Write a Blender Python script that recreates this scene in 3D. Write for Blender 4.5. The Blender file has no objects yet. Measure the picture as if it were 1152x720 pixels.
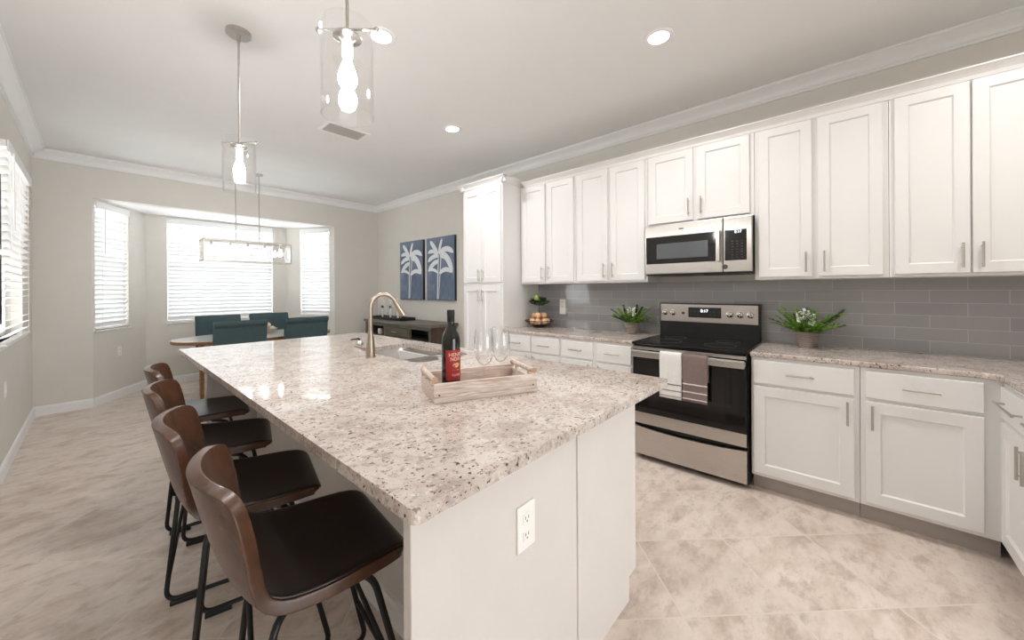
import bpy, bmesh, math, random
from mathutils import Vector, Matrix
random.seed(7)
S = bpy.context.scene
COL = S.collection
PI = math.pi

# ------------------------------------------------------------------ camera
XK, XL, YF = 3.563, -0.464, 6.405          # cabinet wall, left wall, dining wall
CZ = 2.885                                  # ceiling
CT = 0.914                                  # counter height
cd = bpy.data.cameras.new('camera'); cam = bpy.data.objects.new('camera', cd); COL.objects.link(cam)
F_PX, CX_PX, CY_PX = 418.45, 564.19, 326.48
cd.sensor_fit = 'HORIZONTAL'; cd.sensor_width = 36.0
cd.lens = F_PX * 36.0 / 1152.0
cd.shift_x = (576.0 - CX_PX) / 1152.0
cd.shift_y = (CY_PX - 360.0) / 1152.0
cd.clip_start = 0.02; cd.clip_end = 200
th = math.radians(47.4578); pt = math.radians(-0.0525)
fwd = Vector((math.sin(th)*math.cos(pt), math.cos(th)*math.cos(pt), math.sin(pt)))
right = Vector((math.cos(th), -math.sin(th), 0)); up = right.cross(fwd)
M = Matrix((right, up, -fwd)).transposed() @ Matrix.Rotation(math.radians(-0.3516), 3, 'Z')
cam.matrix_world = Matrix.Translation((0, 0, 1.3312)) @ M.to_4x4()
S.camera = cam

# ------------------------------------------------------------------ world, exposure, lights
S.view_settings.view_transform = 'Standard'; S.view_settings.look = 'None'
S.view_settings.exposure = 0.58; S.view_settings.gamma = 1.0; S.view_settings.use_curve_mapping = False
W = bpy.data.worlds.new('sky'); S.world = W; W.use_nodes = True
bg = W.node_tree.nodes['Background']; bg.inputs['Color'].default_value = (0.94, 0.975, 1.0, 1); bg.inputs['Strength'].default_value = 5.8

S.cycles.diffuse_bounces = 6; S.cycles.transparent_max_bounces = 24
def area(name, loc, direction, sx, sy, power, color=(1, 1, 1), shape='RECTANGLE', spread=PI):
    l = bpy.data.lights.new(name, 'AREA'); l.shape = shape; l.size = sx
    if shape in ('RECTANGLE', 'ELLIPSE'): l.size_y = sy
    l.energy = power; l.color = color; l.spread = spread
    o = bpy.data.objects.new(name, l); COL.objects.link(o); o.location = loc
    o.rotation_euler = Vector(direction).to_track_quat('-Z', 'Y').to_euler(); return o
COOL, WARM = (0.93, 0.97, 1.0), (1.0, 0.975, 0.95)
CAN_POWER = 7.5
BULB_STRENGTH = 190

# ------------------------------------------------------------------ node helpers / materials
class NT:
    def __init__(s, name):
        s.m = bpy.data.materials.new(name); s.m.use_nodes = True; s.t = s.m.node_tree
        s.p = s.t.nodes['Principled BSDF']; s.out = s.t.nodes['Material Output']
    def n(s, typ, ins=None, **kw):
        nd = s.t.nodes.new(typ)
        for k, v in kw.items(): setattr(nd, k, v)
        for k, v in (ins or {}).items():
            if hasattr(v, 'is_linked') or isinstance(v, bpy.types.NodeSocket): s.t.links.new(v, nd.inputs[k])
            else: nd.inputs[k].default_value = v
        return nd
    def l(s, a, b): s.t.links.new(a, b)
    def coord(s, scale=(1, 1, 1), loc=(0, 0, 0), rot=(0, 0, 0)):
        tc = s.n('ShaderNodeTexCoord')
        mp = s.n('ShaderNodeMapping', {'Location': loc, 'Rotation': rot, 'Scale': scale}); s.l(tc.outputs['Object'], mp.inputs['Vector'])
        return mp.outputs[0]
    def noise(s, vec, scale, detail=4, rough=0.55, dist=0.0):
        return s.n('ShaderNodeTexNoise', {'Vector': vec, 'Scale': scale, 'Detail': detail, 'Roughness': rough, 'Distortion': dist}).outputs[0]
    def ramp(s, fac, stops):
        r = s.n('ShaderNodeValToRGB', {'Fac': fac}); e = r.color_ramp.elements
        while len(e) < len(stops): e.new(0.5)
        for i, (p, c) in enumerate(stops):
            e[i].position = p; e[i].color = (c, c, c, 1) if isinstance(c, (int, float)) else (*c, 1)
        return r.outputs[0]
    def mix(s, fac, a, b, blend='MIX'):
        m = s.n('ShaderNodeMix', data_type='RGBA', blend_type=blend)
        for sock, v in ((m.inputs[0], fac), (m.inputs[6], a), (m.inputs[7], b)):
            if isinstance(v, bpy.types.NodeSocket): s.l(v, sock)
            elif isinstance(v, (int, float)): sock.default_value = v if sock == m.inputs[0] else (v, v, v, 1)
            else: sock.default_value = (*v, 1)
        return m.outputs[2]
    def bump(s, h, strength=0.2, dist=0.01):
        b = s.n('ShaderNodeBump', {'Height': h, 'Strength': strength, 'Distance': dist}); s.l(b.outputs[0], s.p.inputs['Normal'])
    def base(s, c):
        if isinstance(c, bpy.types.NodeSocket): s.l(c, s.p.inputs['Base Color'])
        else: s.p.inputs['Base Color'].default_value = (*c, 1)
        return s
    def set(s, **kw):
        for k, v in kw.items(): s.p.inputs[k.replace('_', ' ')].default_value = v
        return s
def sr(r, g, b):
    f = lambda c: (c/255/12.92) if c/255 <= 0.04045 else ((c/255+0.055)/1.055)**2.4
    return (f(r), f(g), f(b))
def simple(name, c, rough=0.5, metal=0.0, var=0.06, scale=6.0, bump=0.0, bscale=200, **kw):
    t = NT(name); v = t.coord()
    n = t.noise(v, scale, 3)
    lo = tuple(max(0, x*(1-var)) for x in c); hi = tuple(min(1, x*(1+var)) for x in c)
    t.base(t.ramp(n, [(0.3, lo), (0.7, hi)])); t.set(Roughness=rough, Metallic=metal, **kw)
    if bump: t.bump(t.noise(v, bscale, 2), bump, 0.004)
    return t.m
MAT = {}
MAT['wall'] = simple('wall_paint_greige', sr(218, 214, 207), 0.75, var=0.015, bump=0.06, bscale=120)
MAT['ceil'] = simple('ceiling_paint', sr(230, 230, 229), 0.85, var=0.01, bump=0.05, bscale=60)
MAT['trim'] = simple('white_trim_paint', sr(236, 236, 236), 0.4, var=0.01)
MAT['cab'] = simple('white_cabinet_paint', sr(230, 229, 228), 0.35, var=0.01, scale=3)
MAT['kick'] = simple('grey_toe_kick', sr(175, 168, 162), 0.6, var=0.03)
MAT['island'] = simple('island_paint', sr(212, 206, 201), 0.55, var=0.015, bump=0.04, bscale=120)
MAT['nickel'] = simple('brushed_nickel', sr(190, 186, 180), 0.3, 1.0, var=0.05, scale=40)
MAT['chrome'] = simple('polished_nickel', sr(200, 198, 195), 0.14, 1.0, var=0.02)
MAT['champagne'] = simple('champagne_bronze', sr(172, 158, 144), 0.3, 1.0, var=0.04, scale=30)
MAT['blackmetal'] = simple('black_metal', sr(28, 28, 29), 0.4, 0.3, var=0.1)
MAT['black'] = simple('black_plastic', sr(22, 22, 23), 0.35, var=0.1)
MAT['blackglass'] = simple('black_glass', sr(14, 14, 15), 0.06, var=0.05)
MAT['ovenglass'] = simple('oven_window_glass', sr(30, 27, 26), 0.08, var=0.05)
MAT['mwglass'] = simple('microwave_window', sr(88, 92, 97), 0.12, var=0.05)
MAT['plastic'] = simple('white_plastic', sr(238, 236, 232), 0.35, var=0.01)
MAT['slot'] = simple('dark_slot', sr(70, 66, 62), 0.6, var=0.05)
MAT['walnut_edge'] = None
def stainless(name, horiz=True):
    t = NT(name); v = t.coord(scale=(1, 1, 60) if horiz else (1, 60, 1))
    n = t.noise(v, 14, 3)
    t.base(t.ramp(n, [(0.3, sr(192, 188, 184)), (0.7, sr(200, 196, 192))])); t.set(Metallic=1.0, Roughness=0.27)
    t.l(t.ramp(n, [(0.3, 0.27), (0.7, 0.31)]), t.p.inputs['Roughness']); t.p.inputs['Anisotropic'].default_value = 0.75
    t.l(t.n('ShaderNodeTangent', direction_type='RADIAL', axis='Z').outputs[0], t.p.inputs['Tangent']); return t.m
MAT['steel'] = stainless('stainless_steel')
def granite():
    t = NT('speckled_granite'); v = t.coord()
    big = t.noise(v, 7, 5, 0.6, 0.4)
    c = t.ramp(big, [(0.32, sr(174, 159, 150)), (0.45, sr(194, 181, 173)), (0.58, sr(206, 196, 189)), (0.7, sr(184, 168, 158))])
    g = t.ramp(t.noise(v, 38, 4, 0.65), [(0.52, 0.0), (0.64, 0.75)])
    c = t.mix(g, c, sr(160, 149, 143))
    g = t.ramp(t.noise(t.coord(loc=(3.1, 1.7, 0.3)), 62, 3, 0.6), [(0.60, 0.0), (0.66, 0.85)])
    c = t.mix(g, c, sr(134, 110, 96))
    g = t.ramp(t.noise(t.coord(loc=(8.3, 4.7, 2.3)), 74, 2, 0.5), [(0.64, 0.0), (0.675, 0.95)])
    c = t.mix(g, c, sr(66, 58, 54))
    g = t.ramp(t.noise(t.coord(loc=(1.3, 9.7, 5.3)), 150, 2, 0.5), [(0.64, 0.0), (0.70, 0.7)])
    c = t.mix(g, c, sr(92, 82, 78))
    g = t.ramp(t.noise(t.coord(loc=(5.3, 2.7, 7.3)), 55, 3, 0.6), [(0.60, 0.0), (0.70, 0.6)])
    c = t.mix(g, c, sr(232, 226, 220))
    t.base(c); t.set(Roughness=0.055); return t.m
MAT['granite'] = granite()
def tile_floor():
    t = NT('diagonal_stone_tile'); k = 0.457
    v = t.coord(rot=(0, 0, -PI/4), loc=(-0.102, -0.121, 0))
    br = t.n('ShaderNodeTexBrick', {'Vector': v, 'Color1': (0.25, 0.25, 0.25, 1), 'Color2': (0.75, 0.75, 0.75, 1), 'Mortar': (0, 0, 0, 1),
             'Scale': 1.0, 'Mortar Size': 0.003, 'Mortar Smooth': 0.1, 'Bias': 0.0, 'Brick Width': k, 'Row Height': k}, offset=0.0, squash=1.0)
    # each tile shifts the veining so that it breaks at the joints
    off = t.n('ShaderNodeVectorMath', {0: br.outputs['Color'], 1: (7.0, 3.0, 5.0)}, operation='MULTIPLY')
    vv = t.n('ShaderNodeVectorMath', {0: t.coord(scale=(1.0, 1.9, 1), rot=(0, 0, 0.35)), 1: off.outputs[0]}, operation='ADD').outputs[0]
    a = t.noise(vv, 2.6, 9, 0.66, 0.12)
    b = t.noise(vv, 6.5, 8, 0.74, 0.2)
    c = t.ramp(a, [(0.28, sr(184, 164, 149)), (0.42, sr(211, 195, 182)), (0.55, sr(226, 213, 203)), (0.72, sr(203, 185, 171))])
    c = t.mix(t.ramp(b, [(0.50, 0.0), (0.66, 0.55)]), c, sr(160, 140, 124))
    c = t.mix(t.ramp(b, [(0.28, 0.6), (0.42, 0.0)]), c, sr(232, 224, 215))
    c = t.mix(br.outputs['Fac'], c, sr(222, 212, 200))
    t.base(c); t.set(Roughness=0.33)
    inv = t.n('ShaderNodeMath', {0: 1.0, 1: br.outputs['Fac']}, operation='SUBTRACT').outputs[0]
    t.bump(t.n('ShaderNodeMath', {0: inv, 1: t.n('ShaderNodeMath', {0: b, 1: 0.25}, operation='MULTIPLY').outputs[0]}, operation='ADD').outputs[0], 0.18, 0.002)
    return t.m
MAT['floor'] = tile_floor()
def subway():
    t = NT('grey_glass_subway_tile'); tc = t.n('ShaderNodeTexCoord'); sp = t.n('ShaderNodeSeparateXYZ', {0: tc.outputs['Object']})
    y = t.n('ShaderNodeMath', {0: sp.outputs[1], 1: 0.098 + 0.1525 + 3.05}, operation='ADD').outputs[0]
    v = t.n('ShaderNodeCombineXYZ', {0: y, 1: sp.outputs[2]}).outputs[0]
    br = t.n('ShaderNodeTexBrick', {'Vector': v, 'Color1': (*sr(154, 154, 157), 1), 'Color2': (*sr(167, 166, 167), 1), 'Mortar': (*sr(186, 184, 182), 1),
             'Scale': 1.0, 'Mortar Size': 0.0016, 'Mortar Smooth': 0.1, 'Bias': 0.0, 'Brick Width': 0.305, 'Row Height': 0.0795}, offset=0.5, offset_frequency=2, squash=1.0)
    t.base(br.outputs['Color']); t.set(Roughness=0.07)
    t.l(t.ramp(br.outputs['Fac'], [(0, 0.07), (1, 0.6)]), t.p.inputs['Roughness'])
    inv = t.n('ShaderNodeMath', {0: 1.0, 1: br.outputs['Fac']}, operation='SUBTRACT').outputs[0]
    wav = t.n('ShaderNodeMath', {0: t.noise(v, 9, 2), 1: 0.5}, operation='MULTIPLY').outputs[0]
    t.bump(t.n('ShaderNodeMath', {0: inv, 1: wav}, operation='ADD').outputs[0], 0.2, 0.003); return t.m
MAT['subway'] = subway()
def leather(name, dark, light, rough=0.36):
    t = NT(name); v = t.coord()
    n = t.noise(v, 7, 5, 0.6, 0.5); f = t.noise(v, 90, 3)
    t.base(t.mix(t.ramp(f, [(0.3, 0.0), (0.8, 0.35)]), t.ramp(n, [(0.3, dark), (0.72, light)]), dark))
    t.set(Roughness=rough); t.bump(t.noise(v, 320, 2), 0.12, 0.002); return t.m
MAT['leather'] = leather('brown_leather', sr(60, 39, 28), sr(98, 65, 47), 0.27)
MAT['leather_dark'] = leather('espresso_leather', sr(30, 22, 19), sr(44, 33, 28), 0.3)
def wood(name, dark, light, axis=0, scale=9, rough=0.45, stretch=12.0):
    t = NT(name); sc = [stretch]*3; sc[axis] = 1.0
    v = t.coord(scale=tuple(sc)); n = t.noise(v, scale*0.35, 6, 0.62, 0.6)
    t.base(t.ramp(n, [(0.3, dark), (0.5, tuple((a+b)/2 for a, b in zip(dark, light))), (0.7, light)])); t.set(Roughness=rough)
    t.bump(n, 0.12, 0.003); return t.m
MAT['wash'] = wood('whitewashed_wood', sr(168, 140, 124), sr(232, 222, 214), 0, 26, 0.7)
MAT['wash_knob'] = wood('raw_wood', sr(168, 134, 110), sr(200, 168, 144), 0, 20, 0.6)
MAT['walnut'] = wood('walnut_wood', sr(120, 80, 52), sr(164, 118, 82), 0, 10, 0.4)
MAT['oldgreen'] = wood('olive_grey_wood', sr(72, 70, 58), sr(104, 101, 86), 1, 9, 0.5)
MAT['oldtop'] = wood('grey_wood_top', sr(92, 86, 78), sr(128, 120, 110), 1, 9, 0.4)
MAT['oldbrown'] = wood('brown_wood_side', sr(70, 54, 42), sr(98, 78, 62), 2, 9, 0.5)
MAT['teal'] = simple('teal_upholstery', sr(64, 83, 87), 0.9, var=0.12, scale=60, bump=0.25, bscale=500)
MAT['tealdark'] = MAT['teal']
MAT['tabletop'] = simple('table_top_window_glare', sr(226, 224, 220), 0.12, var=0.02)  # window reflection put into the colour of the top
def blind_mat():
    t = NT('white_blind_vinyl'); t.t.nodes.remove(t.p)
    d = t.n('ShaderNodeBsdfDiffuse', {'Color': (0.88, 0.88, 0.88, 1)}); r = t.n('ShaderNodeBsdfTranslucent', {'Color': (0.9, 0.92, 0.94, 1)})
    mx = t.n('ShaderNodeMixShader', {0: 0.095}); t.l(d.outputs[0], mx.inputs[1]); t.l(r.outputs[0], mx.inputs[2]); t.l(mx.outputs[0], t.out.inputs[0]); return t.m
MAT['blind'] = blind_mat()
def pane(name, tint=(0.97, 0.98, 0.98), ior=1.45, boost=1.0, power=4.0):
    t = NT(name); t.t.nodes.remove(t.p)
    tr = t.n('ShaderNodeBsdfTransparent', {'Color': (*tint, 1)}); gl = t.n('ShaderNodeBsdfGlossy', {'Color': (1, 1, 1, 1), 'Roughness': 0.02})
    lw = t.n('ShaderNodeLayerWeight', {'Blend': 0.5}); p5 = t.n('ShaderNodeMath', {0: lw.outputs['Facing'], 1: power}, operation='POWER')
    k = t.n('ShaderNodeMath', {0: p5.outputs[0], 1: 0.85*boost/1.6, 2: 0.04}, operation='MULTIPLY_ADD', use_clamp=True)
    mx = t.n('ShaderNodeMixShader', {0: k.outputs[0]}); t.l(tr.outputs[0], mx.inputs[1]); t.l(gl.outputs[0], mx.inputs[2]); t.l(mx.outputs[0], t.out.inputs[0]); return t.m
MAT['pane'] = pane('window_glass')
MAT['lampglass'] = pane('clear_lamp_glass', (0.985, 0.985, 0.985), 1.5, 1.8, 3.2)
MAT['wineglass'] = pane('clear_wine_glass', (0.985, 0.987, 0.987), 1.5, 1.9, 2.6)
def emit(name, c, s):
    t = NT(name); t.t.nodes.remove(t.p); e = t.n('ShaderNodeEmission', {'Color': (*c, 1), 'Strength': s}); t.l(e.outputs[0], t.out.inputs[0]); return t.m
MAT['can_lens'] = emit('recessed_lamp_lens', (1, 0.96, 0.9), 14)
MAT['bulb'] = emit('lit_bulb', (1, 0.98, 0.96), BULB_STRENGTH)
MAT['small_bulb'] = emit('lit_small_bulb', (1, 0.98, 0.96), 25)
MAT['led'] = emit('display_digits', (0.8, 0.95, 1.0), 2.2)
MAT['bottle'] = simple('dark_green_bottle_glass', sr(16, 20, 15), 0.05, var=0.05)
MAT['foil'] = simple('black_capsule_foil', sr(32, 30, 30), 0.4, 0.3, var=0.05)
MAT['redlabel'] = simple('red_paper_label', sr(150, 32, 34), 0.6, var=0.05)
MAT['labelprint'] = simple('cream_print', sr(228, 196, 178), 0.6, var=0.03)
MAT['labelgold'] = simple('gold_print', sr(206, 170, 104), 0.5, var=0.05)
MAT['white_towel'] = simple('white_terry', sr(232, 231, 229), 0.95, var=0.03, scale=80, bump=0.5, bscale=420)
MAT['taupe_towel'] = simple('taupe_terry', sr(128, 112, 108), 0.95, var=0.06, scale=80, bump=0.5, bscale=420)
def basket():
    t = NT('grey_wicker'); v = t.coord(scale=(1, 1, 1)); w = t.n('ShaderNodeTexWave', {'Vector': v, 'Scale': 26.0, 'Distortion': 1.2, 'Detail': 2.0}, bands_direction='Z').outputs[1]
    n = t.noise(v, 60, 3); t.base(t.mix(n, t.ramp(w, [(0.2, sr(122, 108, 102)), (0.7, sr(176, 164, 158))]), sr(150, 138, 132))); t.set(Roughness=0.8); t.bump(w, 0.7, 0.006); return t.m
MAT['wicker'] = basket()
MAT['leaf'] = simple('green_leaf', sr(140, 186, 66), 0.5, var=0.35, scale=45)
MAT['leafdark'] = simple('dark_green_leaf', sr(64, 100, 44), 0.5, var=0.35, scale=45)
MAT['petal'] = simple('white_petal', sr(240, 240, 234), 0.6, var=0.02)
MAT['soil'] = simple('dark_soil', sr(60, 48, 38), 0.9, var=0.2, scale=80)
MAT['peach'] = simple('pale_orange_fruit', sr(226, 184, 144), 0.5, var=0.12, scale=30)
MAT['pear'] = simple('green_pear_skin', sr(140, 158, 66), 0.45, var=0.12, scale=30)
MAT['wire'] = simple('bronze_wire', sr(62, 46, 36), 0.4, 0.7, var=0.1)
def canvas():
    t = NT('blue_painted_canvas'); n = t.noise(t.coord(scale=(1, 1, 0.7)), 5, 6, 0.65, 0.6)
    t.base(t.ramp(n, [(0.3, sr(84, 97, 120)), (0.5, sr(106, 120, 142)), (0.7, sr(130, 142, 160))])); t.set(Roughness=0.7); t.bump(t.noise(t.coord(), 300, 2), 0.2, 0.002); return t.m
MAT['canvas'] = canvas()
MAT['canvas_edge'] = simple('dark_canvas_edge', sr(30, 38, 50), 0.7, var=0.1)
MAT['palm'] = simple('silver_white_paint', sr(226, 230, 234), 0.6, var=0.06, scale=40)
MAT['photo'] = simple('dark_picture_print', sr(70, 74, 70), 0.4, var=0.4, scale=12)

# ------------------------------------------------------------------ mesh helpers
BASE = {}
def box(bm, x0, y0, z0, x1, y1, z1):
    vs = [bm.verts.new(p) for p in ((x0,y0,z0),(x1,y0,z0),(x1,y1,z0),(x0,y1,z0),(x0,y0,z1),(x1,y0,z1),(x1,y1,z1),(x0,y1,z1))]
    for f in ((0,3,2,1),(4,5,6,7),(0,1,5,4),(1,2,6,5),(2,3,7,6),(3,0,4,7)): bm.faces.new([vs[i] for i in f])
    return vs
def obox(bm, o, u, v, w):
    o, u, v, w = map(Vector, (o, u, v, w))
    vs = [bm.verts.new(p) for p in (o, o+u, o+u+v, o+v, o+w, o+u+w, o+u+v+w, o+v+w)]
    for f in ((0,3,2,1),(4,5,6,7),(0,1,5,4),(1,2,6,5),(2,3,7,6),(3,0,4,7)): bm.faces.new([vs[i] for i in f])
def fillet(pts, r, n=5, closed=False):
    pts = [Vector(p) for p in pts]; out = []
    for i, p in enumerate(pts):
        if not closed and i in (0, len(pts)-1): out.append(p); continue
        a = pts[i-1]; b = pts[(i+1) % len(pts)]
        da, db = (a-p), (b-p); k = min(r, da.length*0.45, db.length*0.45)
        p0 = p + da.normalized()*k; p1 = p + db.normalized()*k
        for j in range(n+1):
            t = j/n; out.append(p0*(1-t)**2 + p*2*t*(1-t) + p1*t*t)
    return out
def tube(bm, pts, r, n=10, cap=True, closed=False):
    pts = [Vector(p) for p in pts]; N = len(pts); rings = []; prev = None
    for i, p in enumerate(pts):
        if closed: t = pts[(i+1) % N]-pts[i-1]
        else: t = pts[min(i+1, N-1)]-pts[max(i-1, 0)]
        t.normalize()
        if prev is None:
            a = Vector((0, 0, 1)) if abs(t.z) < 0.9 else Vector((1, 0, 0)); x = t.cross(a).normalized()
        else:
            x = prev - t*prev.dot(t); x.normalize()
        prev = x; y = t.cross(x); rr = r[i] if isinstance(r, (list, tuple)) else r
        rings.append([bm.verts.new(p + (x*math.cos(2*PI*k/n)+y*math.sin(2*PI*k/n))*rr) for k in range(n)])
    for i in range(N if closed else N-1):
        a, b = rings[i], rings[(i+1) % N]
        for k in range(n): bm.faces.new((a[k], a[(k+1) % n], b[(k+1) % n], b[k]))
    if cap and not closed: bm.faces.new(rings[0][::-1]); bm.faces.new(rings[-1])
def lathe(bm, prof, c=(0, 0, 0), n=32, a0=0, a1=2*PI, sx=1.0, sy=1.0):
    full = abs(a1-a0-2*PI) < 1e-6; rows = []
    for r, z in prof:
        if r < 1e-6: rows.append([bm.verts.new((c[0], c[1], c[2]+z))]); continue
        rows.append([bm.verts.new((c[0]+sx*r*math.cos(a0+(a1-a0)*k/n), c[1]+sy*r*math.sin(a0+(a1-a0)*k/n), c[2]+z)) for k in range(n if full else n+1)])
    for a, b in zip(rows, rows[1:]):
        m = n
        for k in range(m):
            k2 = (k+1) % len(a) if len(a) > 1 else 0; j2 = (k+1) % len(b) if len(b) > 1 else 0
            if len(a) == 1 and len(b) == 1: continue
            if len(a) == 1: bm.faces.new((a[0], b[j2], b[k]))
            elif len(b) == 1: bm.faces.new((a[k], a[k2], b[0]))
            else: bm.faces.new((a[k], a[k2], b[j2], b[k]))
def disc(bm, c, r, axis, depth=0.004, n=24):
    """a short cylinder centred on c with its axis along `axis`"""
    ax = Vector(axis).normalized(); tube(bm, [Vector(c)-ax*depth/2, Vector(c)+ax*depth/2], r, n)
def prism(bm, poly, z0, z1):
    a = [bm.verts.new((x, y, z0)) for x, y in poly]; b = [bm.verts.new((x, y, z1)) for x, y in poly]; n = len(poly)
    bm.faces.new(a[::-1]); bm.faces.new(b)
    for i in range(n): bm.faces.new((a[i], a[(i+1) % n], b[(i+1) % n], b[i]))
def extrude_profile(bm, prof, A, B, inward):
    """profile (d inward from wall, z) swept from A to B (xy points)"""
    A, B = Vector((*A, 0)), Vector((*B, 0)); n = Vector((*inward, 0))
    r = [[bm.verts.new(P + n*d + Vector((0, 0, z))) for d, z in prof] for P in (A, B)]
    m = len(prof)
    for i in range(m): bm.faces.new((r[0][i], r[0][(i+1) % m], r[1][(i+1) % m], r[1][i]))
    bm.faces.new(r[0][::-1]); bm.faces.new(r[1])
def ico(bm, c, r, sub=2, sc=(1, 1, 1)):
    d = bmesh.ops.create_icosphere(bm, subdivisions=sub, radius=r)
    for v in d['verts']: v.co = Vector((v.co.x*sc[0], v.co.y*sc[1], v.co.z*sc[2])) + Vector(c)
def obj(name, bm, mat, parent=None, smooth=False, bevel=0.0, sub=0, world=True):
    """one mesh object; geometry given in world space (or in the thing's own space when world=False)"""
    bmesh.ops.recalc_face_normals(bm, faces=bm.faces)
    me = bpy.data.meshes.new(name); 
    if parent is not None and world: bmesh.ops.translate(bm, vec=-Vector(BASE[parent.name]), verts=bm.verts)
    bm.to_mesh(me); bm.free(); me.materials.append(MAT[mat] if isinstance(mat, str) else mat)
    if smooth:
        for p in me.polygons: p.use_smooth = True
        if smooth != 'all':
            try: me.set_sharp_from_angle(angle=math.radians(40))
            except Exception: pass
    o = bpy.data.objects.new(name, me); COL.objects.link(o)
    if parent is not None: o.parent = parent; BASE[o.name] = BASE[parent.name]
    else: BASE[o.name] = (0, 0, 0)
    if bevel:
        m = o.modifiers.new('bevel', 'BEVEL'); m.width = bevel; m.segments = 2; m.limit_method = 'ANGLE'; m.angle_limit = math.radians(50)
    if sub:
        m = o.modifiers.new('subdivision', 'SUBSURF'); m.levels = sub; m.render_levels = sub
    return o
def tag(o, label, cat, group=None):
    o['label'] = label; o['category'] = cat
    if group: o['group'] = group
    return o
def thing(name, label, cat, loc=(0, 0, 0), rot=0.0, group=None):
    o = bpy.data.objects.new(name, None); COL.objects.link(o); o.empty_display_size = 0.1
    o.location = loc; o.rotation_euler = (0, 0, rot); BASE[o.name] = tuple(loc); return tag(o, label, cat, group)
def struct(name, bm, mat, **kw):
    o = obj(name, bm, mat, **kw); 
    if o.parent is None: o['kind'] = 'structure'
    return o
def dup(root, label, loc=None, rot=None, group=None):
    r = root.copy(); COL.objects.link(r); r['label'] = label
    if group: r['group'] = group
    if loc is not None: r.location = loc
    if rot is not None: r.rotation_euler = (0, 0, rot)
    for ch in list(root.children):
        c = ch.copy(); COL.objects.link(c); c.parent = r
        for g in list(ch.children):
            d = g.copy(); COL.objects.link(d); d.parent = c
    return r
BM = bmesh.new
def text_mesh(name, body, size, mat, parent, origin, ux, uy, depth=0.0008, align='CENTER'):
    """raised lettering in the plane spanned by ux, uy at origin"""
    cu = bpy.data.curves.new(name, 'FONT'); cu.body = body; cu.size = size; cu.extrude = depth; cu.align_x = align; cu.align_y = 'CENTER'
    t = bpy.data.objects.new(name+'_tmp', cu); COL.objects.link(t)
    dg = bpy.context.evaluated_depsgraph_get(); me = bpy.data.meshes.new_from_object(t.evaluated_get(dg)); bpy.data.objects.remove(t)
    ux, uy = Vector(ux).normalized(), Vector(uy).normalized(); uz = ux.cross(uy)
    off = Vector(origin) - Vector(BASE[parent.name])
    for v in me.vertices: v.co = off + ux*v.co.x + uy*v.co.y + uz*v.co.z
    me.name = name; me.materials.clear(); me.materials.append(MAT[mat])
    o = bpy.data.objects.new(name, me); COL.objects.link(o); o.parent = parent; BASE[o.name] = BASE[parent.name]; return o

# ------------------------------------------------------------------ room shell
bm = BM(); box(bm, -6.0, -5.15, -0.1, 3.75, 7.5, 0.0); struct('floor', bm, 'floor')
bm = BM(); box(bm, -6.0, -5.15, CZ, 3.75, 6.56, CZ+0.1); struct('ceiling', bm, 'ceil')
def wall_piece(bm, A, U, N, s0, s1, z0, z1, T=0.15):
    A, U, N = Vector((*A, 0)), Vector((*U, 0)), Vector((*N, 0))
    obox(bm, A + U*s0 + Vector((0, 0, z0)), U*(s1-s0), -N*T, Vector((0, 0, z1-z0)))
def wall_hole(name, A, U, N, L0, L1, H, holes, T=0.15, mat='wall'):
    """wall along U from A, N points into the room, holes = (s0, s1, z0, z1) sorted by s"""
    bm = BM(); s = L0
    for a, b, z0, z1 in holes:
        wall_piece(bm, A, U, N, s, a, 0, H, T)
        if z0 > 0: wall_piece(bm, A, U, N, a, b, 0, z0, T)
        wall_piece(bm, A, U, N, a, b, z1, H, T); s = b
    wall_piece(bm, A, U, N, s, L1, 0, H, T)
    return struct(name, bm, mat)
LW = (4.28, 5.62, 0.95, 2.40)
wall_hole('wall_left', (XL, 0), (0, 1), (1, 0), -0.6, YF+0.12, CZ, [LW])
wall_hole('wall_right', (XK, 0), (0, 1), (-1, 0), -1.36, YF+0.12, CZ, [])
BX0, BX1, BYB, BZ = -0.03, 2.758, 7.2, 2.43          # bay opening, its back and its soffit
wall_hole('wall_far', (0, YF), (1, 0), (0, -1), XL-0.15, XK+0.15, CZ, [(BX0, BX1, 0, BZ)], 0.12)
wall_hole('wall_kitchen_return', (1.9, -1.21), (1, 0), (0, 1), 0, XK+0.15-1.9, CZ, [])
wall_hole('wall_rear', (-6.0, -5.0), (1, 0), (0, 1), 0, 9.7, CZ, [(5.2, 8.6, 0, 2.4)])
wall_hole('wall_living_left', (-5.0, 0), (0, 1), (1, 0), -5.0, -0.6, CZ, [])
wall_hole('wall_living_return', (-5.0, -0.6), (1, 0), (0, -1), 0, 5.0+XL, CZ, [])
wall_hole('wall_living_right', (XK, 0), (0, 1), (-1, 0), -5.0, -1.36, CZ, [])
q0L, q1L = Vector((BX0, YF)), Vector((0.47, BYB)); q0R, q1R = Vector((BX1, YF)), Vector((2.26, BYB))
uL = (q1L-q0L).normalized(); nL = Vector((uL.y, -uL.x)); LL = (q1L-q0L).length
uR = (q1R-q0R).normalized(); nR = Vector((-uR.y, uR.x)); LR = (q1R-q0R).length
WB = (0.695, 2.05, 0.886, 2.40)
WLs, WRs = (0.035, 0.60, 0.885, 2.40), (0.10, 0.665, 0.905, 2.40)
wall_hole('wall_bay_left', q0L, uL, nL, 0, LL+0.02, BZ+0.1, [WLs], 0.13)
wall_hole('wall_bay_right', q0R, uR, nR, 0, LR+0.02, BZ+0.1, [WRs], 0.13)
wall_hole('wall_bay_back', (0, BYB), (1, 0), (0, -1), 0.42, 2.31, BZ+0.1, [WB], 0.13)
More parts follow.
